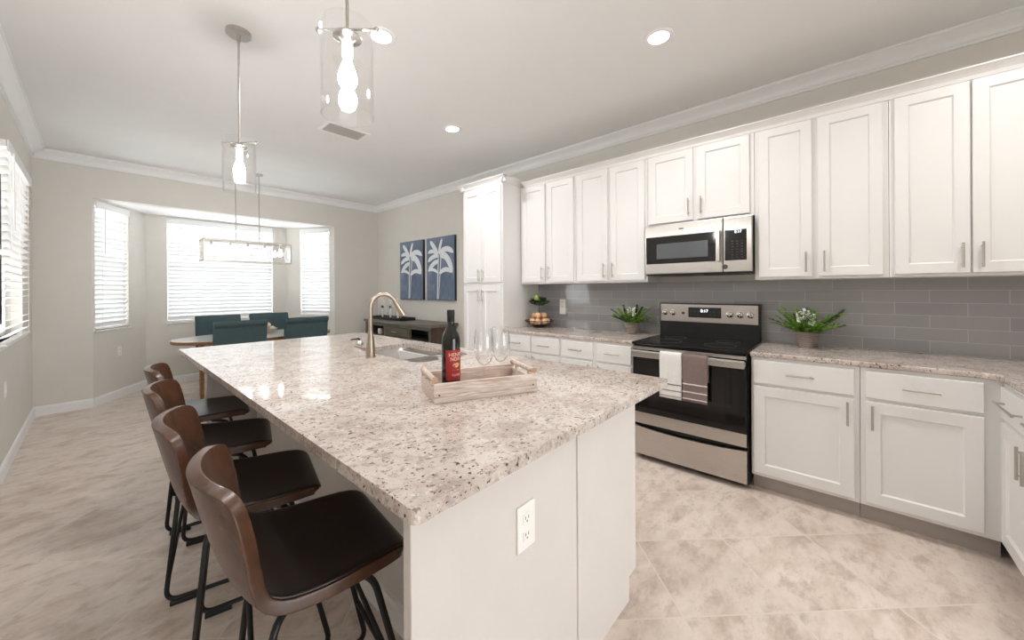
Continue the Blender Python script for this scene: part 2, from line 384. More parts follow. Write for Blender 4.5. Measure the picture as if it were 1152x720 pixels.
bm = BM(); prism(bm, [(BX0-0.1, YF+0.115), (BX1+0.1, YF+0.115), (2.4, 7.36), (0.33, 7.36)], BZ, BZ+0.1); struct('ceiling_bay', bm, 'trim')
# baseboards
BBP = [(0, 0), (0.014, 0), (0.014, 0.085), (0.009, 0.1), (0.0, 0.105)]
def baseboard(name, A, B, N): bm = BM(); extrude_profile(bm, BBP, A, B, N); struct(name, bm, 'trim')
baseboard('baseboard_left', (XL, -0.6), (XL, YF), (1, 0))
baseboard('baseboard_far', (XL, YF), (BX0, YF), (0, -1))
baseboard('baseboard_far_right', (BX1, YF), (XK, YF), (0, -1))
baseboard('baseboard_right', (XK, 3.30), (XK, YF), (-1, 0))
baseboard('baseboard_bay_left', q0L, q1L, nL)
baseboard('baseboard_bay_right', q0R, q1R, nR)
baseboard('baseboard_bay_back', (0.47, BYB), (2.26, BYB), (0, -1))
# crown moulding
def crown_profile(z0, z1, d, bead=0.018):
    h = z1-z0; p = [(0, z0), (0.012, z0), (0.012, z0+bead), (0.02, z0+bead)]
    for i in range(9):
        t = i/8; p.append((0.02+(d-0.03)*(t**1.6), z0+bead+0.006+(h-bead-0.024)*(1-(1-t)**1.5 if False else t**0.75)))
    p += [(d-0.01, z1-0.014), (d, z1-0.014), (d, z1), (0, z1)]
    return p
CRP = crown_profile(2.785, CZ, 0.098)
def crown(name, A, B, N): bm = BM(); extrude_profile(bm, CRP, A, B, N); struct(name, bm, 'trim', smooth=True)
crown('trim_1', (XL, -0.6), (XL, YF), (1, 0)); crown('trim_2', (XL, YF), (XK, YF), (0, -1)); crown('trim_3', (XK, -1.21), (XK, YF), (-1, 0))

# ------------------------------------------------------------------ windows and their blinds
def window(idx, A, U, N, s0, s1, z0, z1, label, T=0.13, sill=True, tilt=-64, gap=0.057, inset=0.005, wand=0.12, valance=True, group=None):
    A, U, N = Vector((*A, 0)), Vector((*U, 0)), Vector((*N, 0)); Z = Vector((0, 0, 1))
    P = lambda s, d, z: A + U*s + N*d + Z*z
    # frame set near the outer face of the wall
    bm = BM(); f = 0.04; d0 = -T+0.01; zm = (z0+z1)/2
    for a, b, c, e in ((s0, s0+f, z0, z1), (s1-f, s1, z0, z1), (s0+f, s1-f, z0, z0+f), (s0+f, s1-f, z1-f, z1), (s0+f, s1-f, zm-0.02, zm+0.02)):
        obox(bm, P(a, d0, c), U*(b-a), N*0.045, Z*(e-c))
    w = struct('window_%d' % idx, bm, 'trim')
    bm = BM(); obox(bm, P(s0+f, d0+0.02, z0+f), U*(s1-s0-2*f), N*0.004, Z*(z1-z0-2*f)); obj('pane', bm, 'pane', w)
    if sill:
        bm = BM(); obox(bm, P(s0-0.015, -T+0.055, z0-0.02), U*(s1-s0+0.03), N*(T-0.055+0.022), Z*0.02); obj('sill', bm, 'trim', w, bevel=0.004)
    # blind
    root = thing('window_blind', label, 'blind', P((s0+s1)/2, inset, z0+0.01), group=group)
    a, b = s0+0.006, s1-0.006; top = z1-0.002
    bm = BM(); obox(bm, P(a, inset-0.045, top-0.045), U*(b-a), N*0.045, Z*0.045); obj('headrail', bm, 'plastic', root)
    bm = BM(); obox(bm, P(a-0.01 if not sill else a, inset+0.002, top-0.075), U*(b-a+(0.02 if not sill else 0)), N*0.012, Z*0.078); obj('valance', bm, 'trim', root, bevel=0.003)
    bm = BM(); tl = math.radians(tilt); hw = 0.0325; z = z0+0.06
    while z < top-0.07:
        # slightly crowned slat, room-side edge high
        pr = []
        for k in range(4):
            q = -1+2*k/3; c = 0.0022*(1-q*q)
            pr.append((q*hw*math.cos(tl)+c*math.sin(tl), -q*hw*math.sin(tl)+c*math.cos(tl)))
        r0 = [bm.verts.new(P(a+0.004, inset-0.030+x, z+y)) for x, y in pr]; r1 = [bm.verts.new(P(b-0.004, inset-0.030+x, z+y)) for x, y in pr]
        q0 = [bm.verts.new(P(a+0.004, inset-0.030+x+0.0012, z+y+0.0022)) for x, y in pr]; q1 = [bm.verts.new(P(b-0.004, inset-0.030+x+0.0012, z+y+0.0022)) for x, y in pr]
        for k in range(3):
            bm.faces.new((r0[k], r0[k+1], r1[k+1], r1[k])); bm.faces.new((q0[k], q1[k], q1[k+1], q0[k+1]))
        bm.faces.new((r0[0], r1[0], q1[0], q0[0])); bm.faces.new((r0[3], q0[3], q1[3], r1[3]))
        bm.faces.new((r0[0], q0[0], q0[1], q0[2], q0[3], r0[3], r0[2], r0[1])); bm.faces.new((r1[0], r1[1], r1[2], r1[3], q1[3], q1[2], q1[1], q1[0]))
        z += gap
    obj('slats', bm, 'blind', root)
    bm = BM(); obox(bm, P(a, inset-0.045, z0+0.006), U*(b-a), N*0.045, Z*0.022); obj('bottom_rail', bm, 'plastic', root, bevel=0.004)
    bm = BM()
    for q in (0.18, 0.82) if b-a < 0.8 else (0.12, 0.5, 0.88):
        tube(bm, [P(a+(b-a)*q, inset+0.004, z0+0.02), P(a+(b-a)*q, inset+0.004, top-0.07)], 0.0012, 5)
    obj('ladder_cord', bm, 'plastic', root)
    bm = BM(); tube(bm, [P(a+wand, inset+0.022, top-0.06), P(a+wand, inset+0.022, top-0.62)], 0.004, 8); obj('tilt_wand', bm, 'plastic', root)
    return root
window(1, (XL, 0), (0, 1), (1, 0), *LW, 'white slatted blind on the left wall, dark gaps between its slats', T=0.15, tilt=-20, inset=0.045)
window(2, q0L, uL, nL, *WLs, 'narrow white blind in the left angled wall of the bay, bottom rail hanging skewed')
window(3, (0, BYB), (1, 0), (0, -1), *WB, 'wide bright white blind in the middle of the bay behind the dining table')
window(4, q0R, uR, nR, *WRs, 'narrow white blind in the right angled wall of the bay', wand=0.47)
# unseen rear sliding door, added to let daylight in from behind
def added_window(idx, A, U, N, s0, s1, z0, z1, T, panes):
    A, U, N = Vector((*A, 0)), Vector((*U, 0)), Vector((*N, 0)); Z = Vector((0, 0, 1)); P = lambda s, d, z: A+U*s+N*d+Z*z; f = 0.06
    bm = BM(); w = (s1-s0)/panes
    obox(bm, P(s0, -T+0.03, z0), U*(s1-s0), N*0.06, Z*f); obox(bm, P(s0, -T+0.03, z1-f), U*(s1-s0), N*0.06, Z*f)
    for i in range(panes+1):
        s = min(max(s0+i*w-f/2, s0), s1-f); obox(bm, P(s, -T+0.03, z0+f), U*f, N*0.06, Z*(z1-z0-2*f))
    o = struct('window_%d' % idx, bm, 'trim')
    bm = BM(); obox(bm, P(s0+0.02, -T+0.055, z0+0.02), U*(s1-s0-0.04), N*0.005, Z*(z1-z0-0.04)); obj('pane', bm, 'pane', o)
added_window(5, (-6.0, -5.0), (1, 0), (0, 1), 5.2, 8.6, 0, 2.4, 0.15, 3)

# ------------------------------------------------------------------ kitchen cabinets
XB, XU = 2.933, 3.228                        # face-frame planes of base and wall units
def face_loop(bm, P, rects):
    """nested rectangles (u0,u1,v0,v1,d); closes the first at the back and fills the last"""
    loops = [[bm.verts.new(P(u, v, d)) for u, v in ((a, c), (b, c), (b, e), (a, e))] for a, b, c, e, d in rects]
    bm.faces.new(loops[0][::-1])
    for x, y in zip(loops, loops[1:]):
        for k in range(4): bm.faces.new((x[k], x[(k+1) % 4], y[(k+1) % 4], y[k]))
    bm.faces.new(loops[-1])
def leaf(name, parent, P, u0, u1, v0, v1, mat='cab', slab=False, rail=0.056):
    bm = BM(); r = [(u0, u1, v0, v1, 0.0), (u0, u1, v0, v1, -0.017), (u0+0.002, u1-0.002, v0+0.002, v1-0.002, -0.019)]
    if not slab:
        k = rail; r += [(u0+k, u1-k, v0+k, v1-k, -0.019), (u0+k+0.007, u1-k-0.007, v0+k+0.007, v1-k-0.007, -0.009)]
    face_loop(bm, P, r); return obj(name, bm, mat, parent)
def handle(parent, P, u, v, L, vertical, name='handle'):
    bm = BM(); d = -0.019
    if vertical:
        tube(bm, [P(u, v-L/2, d-0.03), P(u, v+L/2, d-0.03)], 0.0055, 10)
        for q in (-1, 1): tube(bm, [P(u, v+q*(L/2-0.02), d), P(u, v+q*(L/2-0.02), d-0.03)], 0.0045, 8)
    else:
        tube(bm, [P(u-L/2, v, d-0.03), P(u+L/2, v, d-0.03)], 0.0055, 10)
        for q in (-1, 1): tube(bm, [P(u+q*(L/2-0.02), v, d), P(u+q*(L/2-0.02), v, d-0.03)], 0.0045, 8)
    return obj(name, bm, 'nickel', parent, smooth=True)
PX = lambda x: (lambda u, v, d: Vector((x+d, u, v)))          # faces looking towards -x; d<0 is towards the room
def upper(y0, y1, z0, z1, doors, label, hz=1.505):
    root = thing('wall_cabinet', label, 'cabinet', ((XU+XK)/2, (y0+y1)/2, z0))
    bm = BM(); box(bm, XU, y0, z0, XK-0.002, y1, z1); obj('body', bm, 'cab', root, bevel=0.0015)
    for d0, d1, side in doors:
        d = leaf('door', root, PX(XU), d0, d1, z0+0.018, z1-0.018)
        handle(d, PX(XU), d0+0.03 if side < 0 else d1-0.03, hz, 0.135, True)
    return root
UB, UT = 1.392, 2.47
upper(1.953, 2.664, UB, UT, [(2.322, 2.63, -1), (1.975, 2.292, 1)], 'white two-door wall cabinet next to the tall pantry, above the fruit stand')
upper(1.243, 1.951, UB, UT, [(1.61, 1.93, -1), (1.262, 1.582, 1)], 'white two-door wall cabinet immediately left of the microwave')
upper(0.470, 1.241, 1.862, UT, [(0.876, 1.225, -1), (0.497, 0.845, 1)], 'short white two-door wall cabinet above the microwave', 1.985)
upper(-0.205, 0.468, UB, UT, [(0.150, 0.442, -1), (-0.180, 0.118, 1)], 'white two-door wall cabinet immediately right of the microwave')
upper(-0.905, -0.207, UB, UT, [(-0.512, -0.228, -1), (-0.885, -0.520, 1)], 'white two-door wall cabinet at the right end of the row')
# crown on the wall cabinets, returned over the pantry
bm = BM(); p = [(0, 0), (0.008, 0), (0.012, 0.02), (0.024, 0.034), (0.042, 0.05), (0.048, 0.052), (0.048, 0.06), (-0.02, 0.06), (-0.02, 0)]
p = [(d, z+UT-0.012) for d, z in p]
extrude_profile(bm, p, (XU, -0.905), (XU, 2.612), (-1, 0)); o = obj('cabinet_crown', bm, 'cab'); tag(o, 'white crown strip running along the top of the wall cabinets', 'molding')
# pantry
root = thing('pantry_cabinet', 'tall white four-door pantry cabinet beside the palm pictures', 'cabinet', (3.25, 2.98, 0))
PY0, PY1 = 2.668, 3.292
bm = BM(); box(bm, XB, PY0, 0.105, XK-0.002, PY1, 2.49); obj('body', bm, 'cab', root, bevel=0.0015)
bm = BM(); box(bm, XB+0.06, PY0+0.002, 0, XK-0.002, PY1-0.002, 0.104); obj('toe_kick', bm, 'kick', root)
mid = (PY0+PY1)/2
for z0, z1, hz in ((0.125, 1.375, 1.268), (1.415, 2.455, 1.497)):
    for a, b, s in ((PY0+0.018, mid-0.002, 1), (mid+0.002, PY1-0.018, -1)):
        d = leaf('door', root, PX(XB), a, b, z0, z1); handle(d, PX(XB), b-0.028 if s > 0 else a+0.028, hz, 0.13, True)
bm = BM(); pp = [(d, z+0.03) for d, z in p]
extrude_profile(bm, pp, (XB, PY0-0.048), (XB, PY1+0.048), (-1, 0)); extrude_profile(bm, pp, (XB-0.03, PY0), (XK-0.002, PY0), (0, -1)); extrude_profile(bm, pp, (XB-0.03, PY1), (XK-0.002, PY1), (0, 1))
obj('crown', bm, 'cab', root)
# base cabinets
def base_unit(y0, y1, cols, label, name='base_cabinet'):
    """cols: (u0, u1, hinge side of the door handle)"""
    root = thing(name, label, 'cabinet', (XB+0.3, (y0+y1)/2, 0))
    bm = BM(); box(bm, XB, y0, 0.105, XK-0.002, y1, CT-0.032); obj('body', bm, 'cab', root, bevel=0.0015)
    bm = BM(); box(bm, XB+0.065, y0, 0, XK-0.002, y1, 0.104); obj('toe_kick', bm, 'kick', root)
    for a, b, s in cols:
        d = leaf('drawer', root, PX(XB), a, b, 0.715, 0.862, slab=True); handle(d, PX(XB), (a+b)/2, 0.79, 0.135, False)
        d = leaf('door', root, PX(XB), a, b, 0.128, 0.695, rail=0.06); handle(d, PX(XB), b-0.028 if s > 0 else a+0.028, 0.612, 0.135, True)
    return root
base_unit(1.953, 2.664, [(2.298, 2.64, -1), (1.962, 2.274, 1)], 'white base cabinet under the fruit stand, between pantry and its twin')
base_unit(1.243, 1.951, [(1.61, 1.925, -1), (1.262, 1.568, 1)], 'white base cabinet immediately left of the stove')
base_unit(-0.068, 0.449, [(-0.045, 0.436, -1)], 'white one-door base cabinet immediately right of the stove')
base_unit(-0.566, -0.070, [(-0.504, -0.090, 1)], 'white one-door base cabinet in the corner, its door handle at upper left')
# right-hand leg
YB = -0.566; PYf = lambda u, v, d: Vector((u, YB-d, v))
root = thing('base_cabinet', 'white base cabinet cut off by the right edge of the photo', 'cabinet', (2.5, -0.88, 0))
bm = BM(); box(bm, 2.10, -1.205, 0.105, XB-0.001, YB, CT-0.032); obj('body', bm, 'cab', root, bevel=0.0015)
bm = BM(); box(bm, 2.10, -1.205, 0, XB+0.063, YB-0.065, 0.104); obj('toe_kick', bm, 'kick', root)
for a, b, s in ((2.50, 2.885, 1), (2.115, 2.49, -1)):
    d = leaf('drawer', root, PYf, a, b, 0.715, 0.862, slab=True); handle(d, PYf, (a+b)/2+0.02, 0.79, 0.27, False)
    d = leaf('door', root, PYf, a, b, 0.128, 0.695, rail=0.06); handle(d, PYf, a+0.028 if s > 0 else b-0.028, 0.612, 0.135, True)
# countertops (bullnosed by a bevel)
CF = 2.913
bm = BM(); prism(bm, [(CF, 1.240), (XK-0.01, 1.240), (XK-0.01, 2.665), (CF, 2.665)], CT-0.031, CT); o = obj('countertop', bm, 'granite', bevel=0.008); tag(o, 'speckled granite worktop between pantry and stove', 'countertop')
bm = BM(); prism(bm, [(CF, 0.455), (CF, -0.50), (CF-0.02, -0.535), (CF-0.05, -0.546), (2.08, -0.546), (2.08, -1.207), (XK-0.01, -1.207), (XK-0.01, 0.455)], CT-0.031, CT)
o = obj('countertop', bm, 'granite', bevel=0.008); tag(o, 'speckled granite worktop right of the stove, turning the corner', 'countertop')
# backsplash
bm = BM(); box(bm, XK-0.009, -1.207, -0.001, XK-0.0005, 2.666, UB-CT+0.001)
for v in bm.verts: v.co.z = v.co.z
o = obj('tile_backsplash', bm, 'subway'); o.location = (0, 0, CT); tag(o, 'glossy grey subway tile backsplash between worktop and wall cabinets', 'backsplash')

# ------------------------------------------------------------------ stove
RY0, RY1 = 0.459, 1.236; RX = 2.893
st = thing('electric_range', 'stainless steel electric range with black glass cooktop', 'stove', (3.2, 0.85, 0))
PR = PX(RX)
bm = BM(); box(bm, RX+0.02, RY0+0.002, 0.03, XK-0.03, RY1-0.002, 0.90); obj('body', bm, 'black', st)
for x in (RX+0.08, XK-0.1):
    for y in (RY0+0.05, RY1-0.05): bm = BM(); tube(bm, [(x, y, 0), (x, y, 0.032)], 0.018, 10); obj('foot', bm, 'black', st)
bm = BM(); box(bm, RX-0.022, RY0, 0.898, XK-0.10, RY1, 0.918); obj('cooktop', bm, 'blackglass', st, bevel=0.006)
for x, y, r in ((RX+0.17, 0.66, 0.10), (RX+0.17, 1.04, 0.115), (RX+0.42, 0.66, 0.08), (RX+0.42, 1.04, 0.08)):
    c = [(x+r*math.cos(2*PI*k/40), y+r*math.sin(2*PI*k/40), 0.9185) for k in range(40)]; bm = BM(); tube(bm, c, 0.0012, 5, closed=True); obj('burner_ring', bm, 'slot', st)
# oven door: black glass with a stainless lower band, window, handle
door = leaf('oven_door', st, PR, RY0+0.008, RY1-0.008, 0.285, 0.885, 'blackglass', slab=True)
bm = BM(); box(bm, RX-0.0225, RY0+0.008, 0.287, RX-0.018, RY1-0.008, 0.372); obj('lower_band', bm, 'steel', door)
bm = BM(); box(bm, RX-0.0205, RY0+0.13, 0.43, RX-0.0185, RY1-0.13, 0.73); obj('oven_window', bm, 'ovenglass', door)
bm = BM(); box(bm, RX-0.0225, RY0+0.008, 0.862, RX-0.018, RY1-0.008, 0.884); obj('upper_band', bm, 'steel', door)
bm = BM(); box(bm, RX-0.066, RY0+0.012, 0.806, RX-0.044, RY1-0.012, 0.858)
for y in (RY0+0.012, RY1-0.052): box(bm, RX-0.05, y, 0.815, RX-0.018, y+0.04, 0.85)
obj('handle', bm, 'steel', door, bevel=0.007)
# drawer with a bowed top edge
dr = None
bm = BM(); n = 16; fr = []; bk = []
for i in range(n+1):
    y = RY0+0.008+(RY1-RY0-0.016)*i/n; q = 2*i/n-1; zt = 0.262-0.02*(1-q*q)
    fr.append((y, zt))
lo = [bm.verts.new((RX-0.02, y, 0.045)) for y, z in fr]; hi = [bm.verts.new((RX-0.02, y, z)) for y, z in fr]
lb = [bm.verts.new((RX+0.005, y, 0.045)) for y, z in fr]; hb = [bm.verts.new((RX+0.005, y, z)) for y, z in fr]
for i in range(n):
    bm.faces.new((lo[i], lo[i+1], hi[i+1], hi[i])); bm.faces.new((lb[i], hb[i], hb[i+1], lb[i+1])); bm.faces.new((hi[i], hi[i+1], hb[i+1], hb[i])); bm.faces.new((lo[i], lb[i], lb[i+1], lo[i+1]))
bm.faces.new((lo[0], hi[0], hb[0], lb[0])); bm.faces.new((lo[n], lb[n], hb[n], hi[n]))
obj('storage_drawer', bm, 'steel', st)
# backguard
bm = BM(); box(bm, XK-0.095, RY0+0.012, 0.915, XK-0.035, RY1-0.008, 1.205); obj('backguard', bm, 'black', st, bevel=0.004)
bm = BM(); box(bm, XK-0.101, RY0+0.024, 1.045, XK-0.094, RY1-0.018, 1.196); bg_panel = obj('control_panel', bm, 'steel', st, bevel=0.002)
bm = BM(); box(bm, XK-0.104, 0.735, 1.085, XK-0.100, 0.985, 1.172); disp = obj('display', bm, 'black', st, bevel=0.002)
text_mesh('display_digits', '8:17', 0.034, 'led', disp, (XK-0.1045, 0.86, 1.142), (0, -1, 0), (0, 0, 1))
bm = BM()
for y in (0.965, 0.935, 0.905, 0.815, 0.785, 0.755):
    for z in (1.108, 1.135): box(bm, XK-0.1047, y-0.008, z-0.003, XK-0.1038, y+0.008, z+0.003)
obj('key_marks', bm, 'slot', disp)
bm = BM(); disc(bm, (XK-0.1025, 1.027, 1.12), 0.012, (1, 0, 0), 0.003); obj('emblem', bm, 'slot', bg_panel, smooth=True)
for y, z in ((1.180, 1.122), (1.112, 1.122), (0.672, 1.122), (0.600, 1.122), (0.530, 1.122)):
    bm = BM(); tube(bm, [(XK-0.10, y, z), (XK-0.108, y, z), (XK-0.110, y, z), (XK-0.128, y, z), (XK-0.131, y, z)], [0.027, 0.027, 0.021, 0.019, 0.015], 20)
    k = obj('knob', bm, 'chrome', st, smooth=True)
    bm = BM(); obox(bm, (XK-0.139, y-0.0045, z-0.019), (0.009, 0, 0), (0, 0.009, 0), (0, 0, 0.038)); obj('knob_grip', bm, 'chrome', k, bevel=0.002)
# two towels over the oven handle
def towel(name, label, y0, y1, z0, mat, bands):
    root = thing(name, label, 'towel', (RX-0.07, (y0+y1)/2, z0)); n = 10
    front, zt = RX-0.0735, 0.866
    def sheet(bm, zs, off, ya, yb):
        rows = []
        for j, (x, z) in enumerate(zs):
            rows.append([bm.verts.new((x-off+0.0025*math.sin(i*1.3+z*30)*min(1, (0.87-z)*6), ya+(yb-ya)*i/n, z)) for i in range(n+1)])
        for r, s in zip(rows, rows[1:]):
            for i in range(n): bm.faces.new((r[i], r[i+1], s[i+1], s[i]))
    path = [(front, z0+(0.85-z0)*k/12) for k in range(13)] + [(front+0.004, 0.863), (RX-0.055, 0.868), (RX-0.039, 0.862), (RX-0.035, 0.84)] + [(RX-0.035, 0.84-0.02*k) for k in range(1, 9)]
    bm = BM(); sheet(bm, path, 0, y0, y1); o = obj('cloth', bm, mat, root, smooth='all')
    m = o.modifiers.new('thickness', 'SOLIDIFY'); m.thickness = 0.005; m.offset = 0
    for z, h, bm_mat in bands:
        bm = BM(); sheet(bm, [(front, z), (front, z+h/2), (front, z+h)], 0.0036, y0+0.001, y1-0.001); b = obj('stripe', bm, bm_mat, o, smooth='all')
        m = b.modifiers.new('thickness', 'SOLIDIFY'); m.thickness = 0.0015; m.offset = 0
towel('dish_towel', 'white terry towel with thin grey stripes hanging on the oven handle', 0.851, 1.003, 0.535, 'white_towel', [(0.634, 0.007, 'taupe_towel'), (0.59, 0.006, 'taupe_towel'), (0.552, 0.004, 'taupe_towel')])
towel('dish_towel', 'taupe terry towel with thin white stripes hanging on the oven handle', 0.684, 0.845, 0.535, 'taupe_towel', [(0.655, 0.008, 'white_towel'), (0.60, 0.007, 'white_towel'), (0.553, 0.006, 'white_towel')])

# ------------------------------------------------------------------ microwave
MY0, MY1, MZ0, MZ1, MX = 0.474, 1.238, 1.442, 1.856, 3.153
mw = thing('microwave_oven', 'stainless steel microwave mounted under the short wall cabinet', 'microwave', (3.35, 0.856, MZ0))
bm = BM(); box(bm, MX+0.03, MY0, MZ0, XK-0.012, MY1, MZ1); obj('case', bm, 'black', mw)
PM = PX(MX+0.03); ys = 0.655
bm = BM(); box(bm, MX, ys+0.002, MZ0+0.012, MX+0.03, MY1, MZ1); md = obj('door', bm, 'steel', mw, bevel=0.004)
bm = BM(); box(bm, MX, MY0, MZ0+0.012, MX+0.03, ys-0.002, MZ1); mp = obj('control_panel', bm, 'steel', mw, bevel=0.004)
bm = BM(); box(bm, MX-0.003, ys+0.035, MZ0+0.095, MX+0.001, MY1-0.012, MZ1-0.095); obj('door_glass', bm, 'blackglass', md, bevel=0.002)
bm = BM(); box(bm, MX-0.004, ys+0.10, MZ0+0.135, MX-0.0025, MY1-0.10, MZ1-0.155); obj('door_window', bm, 'mwglass', md)
bm = BM(); box(bm, MX-0.003, MY0+0.032, MZ0+0.095, MX+0.001, ys-0.012, MZ1-0.095); kp = obj('keypad', bm, 'blackglass', mp, bevel=0.002)
bm = BM()
for i in range(3):
    for j in range(7): box(bm, MX-0.0036, MY0+0.055+0.03*i, MZ0+0.112+0.02*j, MX-0.0028, MY0+0.067+0.03*i, MZ0+0.118+0.02*j)
obj('keys', bm, 'slot', kp)
text_mesh('display_digits', '8:17', 0.026, 'led', kp, (MX-0.0034, MY0+0.085, MZ1-0.113), (0, -1, 0), (0, 0, 1))
bm = BM(); box(bm, MX-0.045, ys+0.012, MZ0+0.09, MX-0.031, ys+0.04, MZ1-0.09); box(bm, MX-0.032, ys+0.014, MZ0+0.10, MX+0.001, ys+0.038, MZ0+0.125); box(bm, MX-0.032, ys+0.014, MZ1-0.125, MX+0.001, ys+0.038, MZ1-0.10)
obj('handle', bm, 'steel', md, bevel=0.005)
bm = BM(); disc(bm, (MX-0.001, 0.642, MZ0+0.05), 0.018, (1, 0, 0), 0.004); obj('emblem', bm, 'slot', mp, smooth=True)
bm = BM(); box(bm, MX-0.001, 0.93, MZ1-0.05, MX+0.001, 0.965, MZ1-0.04); obj('emblem', bm, 'slot', md)
bm = BM()
for k in range(2): box(bm, MX+0.06, 0.56+0.33*k, MZ0-0.004, MX+0.22, 0.80+0.33*k, MZ0+0.001)
obj('grease_filter', bm, 'slot', mw)

# ------------------------------------------------------------------ island
IX0, IX1, IY0, IY1 = 0.403, 1.795, 0.598, 3.566
isl = thing('kitchen_island', 'pale painted kitchen island base under the big granite slab', 'island', (1.1, 2.0, 0))
EY = 0.672
bm = BM()
for b in ((0.84, 0.70, 0.105, 1.60, 1.74, CT-0.032), (0.84, 2.60, 0.105, 1.60, 3.45, CT-0.032), (0.84, 1.74, 0.105, 1.20, 2.60, CT-0.032), (1.675, 1.74, 0.60, 1.69, 2.60, CT-0.032), (1.20, 1.74, 0.105, 1.60, 2.60, 0.60)): box(bm, *b)
obj('cabinet_body', bm, 'island', isl)
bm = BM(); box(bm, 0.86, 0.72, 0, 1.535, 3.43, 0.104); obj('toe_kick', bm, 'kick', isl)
bm = BM(); box(bm, 0.445, EY, 0, 0.585, EY+0.03, CT-0.032); obj('end_post', bm, 'island', isl, bevel=0.003)
bm = BM(); box(bm, 0.585, EY+0.010, 0, 1.12, EY+0.03, CT-0.032); obj('end_wall', bm, 'island', isl)
bm = BM(); box(bm, 1.12, EY+0.004, 0.105, 1.602, EY+0.03, CT-0.032); obj('end_panel', bm, 'island', isl, bevel=0.002)
bm = BM(); box(bm, 1.12, EY+0.006, 0, 1.535, EY+0.03, 0.105); obj('end_plinth', bm, 'island', isl)
bm = BM(); box(bm, 0.80, EY+0.03, 0, 0.84, 3.46, CT-0.032); obj('knee_wall', bm, 'island', isl)
bm = BM(); box(bm, 0.505, 3.19, 0, 0.545, 3.22, CT-0.032); obj('end_post', bm, 'island', isl, bevel=0.003)
bm = BM(); box(bm, 0.545, 3.20, 0, 0.81, 3.22, CT-0.032); obj('wing_wall', bm, 'island', isl)
bm = BM(); extrude_profile(bm, BBP, (0.80, EY+0.03), (0.80, 3.2), (-1, 0)); obj('baseboard', bm, 'trim', isl)
PI_ = lambda u, v, d: Vector((1.60-d, u, v))
for k in range(4):
    a = 0.74+0.675*k; d = leaf('door', isl, PI_, a, a+0.655, 0.128, 0.862); handle(d, PI_, a+0.03, 0.77, 0.135, True)
# countertop with a rounded sink cut-out
SX0, SX1, SY0, SY1 = 1.245, 1.655, 1.79, 2.55
def rrect(x0, x1, y0, y1, r, n=6):
    out = []
    for cx, cy, a in ((x1-r, y1-r, 0), (x0+r, y1-r, PI/2), (x0+r, y0+r, PI), (x1-r, y0+r, 1.5*PI)):
        for k in range(n+1): out.append((cx+r*math.cos(a+PI/2*k/n), cy+r*math.sin(a+PI/2*k/n)))
    return out
bm = BM(); outer = rrect(IX0, IX1, IY0, IY1, 0.018, 4); inner = rrect(SX0, SX1, SY0, SY1, 0.07)
rings = {}
for z in (CT-0.032, CT):
    edges = []
    for tagk, poly in (('o', outer), ('i', inner)):
        vs = [bm.verts.new((x, y, z)) for x, y in poly]; rings[(tagk, z)] = vs
        edges += [bm.edges.new((vs[i], vs[(i+1) % len(vs)])) for i in range(len(vs))]
    bmesh.ops.triangle_fill(bm, edges=edges, use_beauty=True)
for k in 'oi':
    a, b = rings[(k, CT-0.032)], rings[(k, CT)]
    for i in range(len(a)): bm.faces.new((a[i], a[(i+1) % len(a)], b[(i+1) % len(b)], b[i]))
o = obj('island_countertop', bm, 'granite', bevel=0.004); tag(o, 'big speckled granite slab on the kitchen island', 'countertop')
# undermount double-bowl sink
sk = thing('kitchen_sink', 'undermount stainless steel double-bowl sink in the island', 'sink', (1.45, 2.17, CT-0.033))
def bowl(y0, y1, depth):
    bm = BM(); loops = []
    for x0, x1, a, b, r, z in ((SX0-0.02, SX1+0.012, y0-0.006, y1+0.006, 0.08, CT-0.0335), (SX0-0.004, SX1+0.004, y0, y1, 0.07, CT-0.0335), (SX0, SX1, y0+0.004, y1-0.004, 0.065, CT-0.06),
                               (SX0+0.012, SX1-0.012, y0+0.016, y1-0.016, 0.06, CT-depth+0.02), (SX0+0.035, SX1-0.035, y0+0.035, y1-0.035, 0.05, CT-depth), ):
        loops.append([bm.verts.new((x, y, z)) for x, y in rrect(x0, x1, a, b, r)])
    for p, q in zip(loops, loops[1:]):
        for i in range(len(p)): bm.faces.new((p[i], p[(i+1) % len(p)], q[(i+1) % len(q)], q[i]))
    bm.faces.new(loops[-1]); o = obj('bowl', bm, 'steel', sk, smooth=True)
    bm = BM(); lathe(bm, [(0, 0.002), (0.03, 0.002), (0.042, 0.004), (0.045, 0.0005)], ((SX0+SX1)/2, (y0+y1)/2, CT-depth), 24); obj('drain', bm, 'chrome', o, smooth=True)
bowl(2.105, 2.556, 0.22); bowl(1.784, 2.085, 0.19)
# faucet
FX, FY = 1.159, 2.179
fa = thing('kitchen_faucet', 'tall champagne bronze gooseneck faucet beside the sink', 'faucet', (FX, FY, CT))
bm = BM(); lathe(bm, [(0, 0), (0.031, 0), (0.031, 0.004), (0.029, 0.008), (0.0285, 0.06), (0.024, 0.10), (0.0175, 0.14), (0.0145, 0.165), (0.0, 0.165)], (FX, FY, CT), 28); obj('body', bm, 'champagne', fa, smooth=True)
ang = math.radians(-12); dx, dy = math.cos(ang), math.sin(ang); R_ = 0.083; ztop = 1.322-0.0135-R_
path = [(FX, FY, CT+0.16)] + [(FX, FY, CT+0.16+(ztop-CT-0.16)*k/4) for k in range(1, 5)]
for k in range(1, 15):
    a = PI*k/14*0.86; path.append((FX+dx*(R_-R_*math.cos(a)), FY+dy*(R_-R_*math.cos(a)), ztop+R_*math.sin(a)))
bm = BM(); tube(bm, path, 0.0135, 16); obj('gooseneck', bm, 'champagne', fa, smooth=True)
e = Vector(path[-1]); d = (Vector(path[-1])-Vector(path[-2])).normalized()
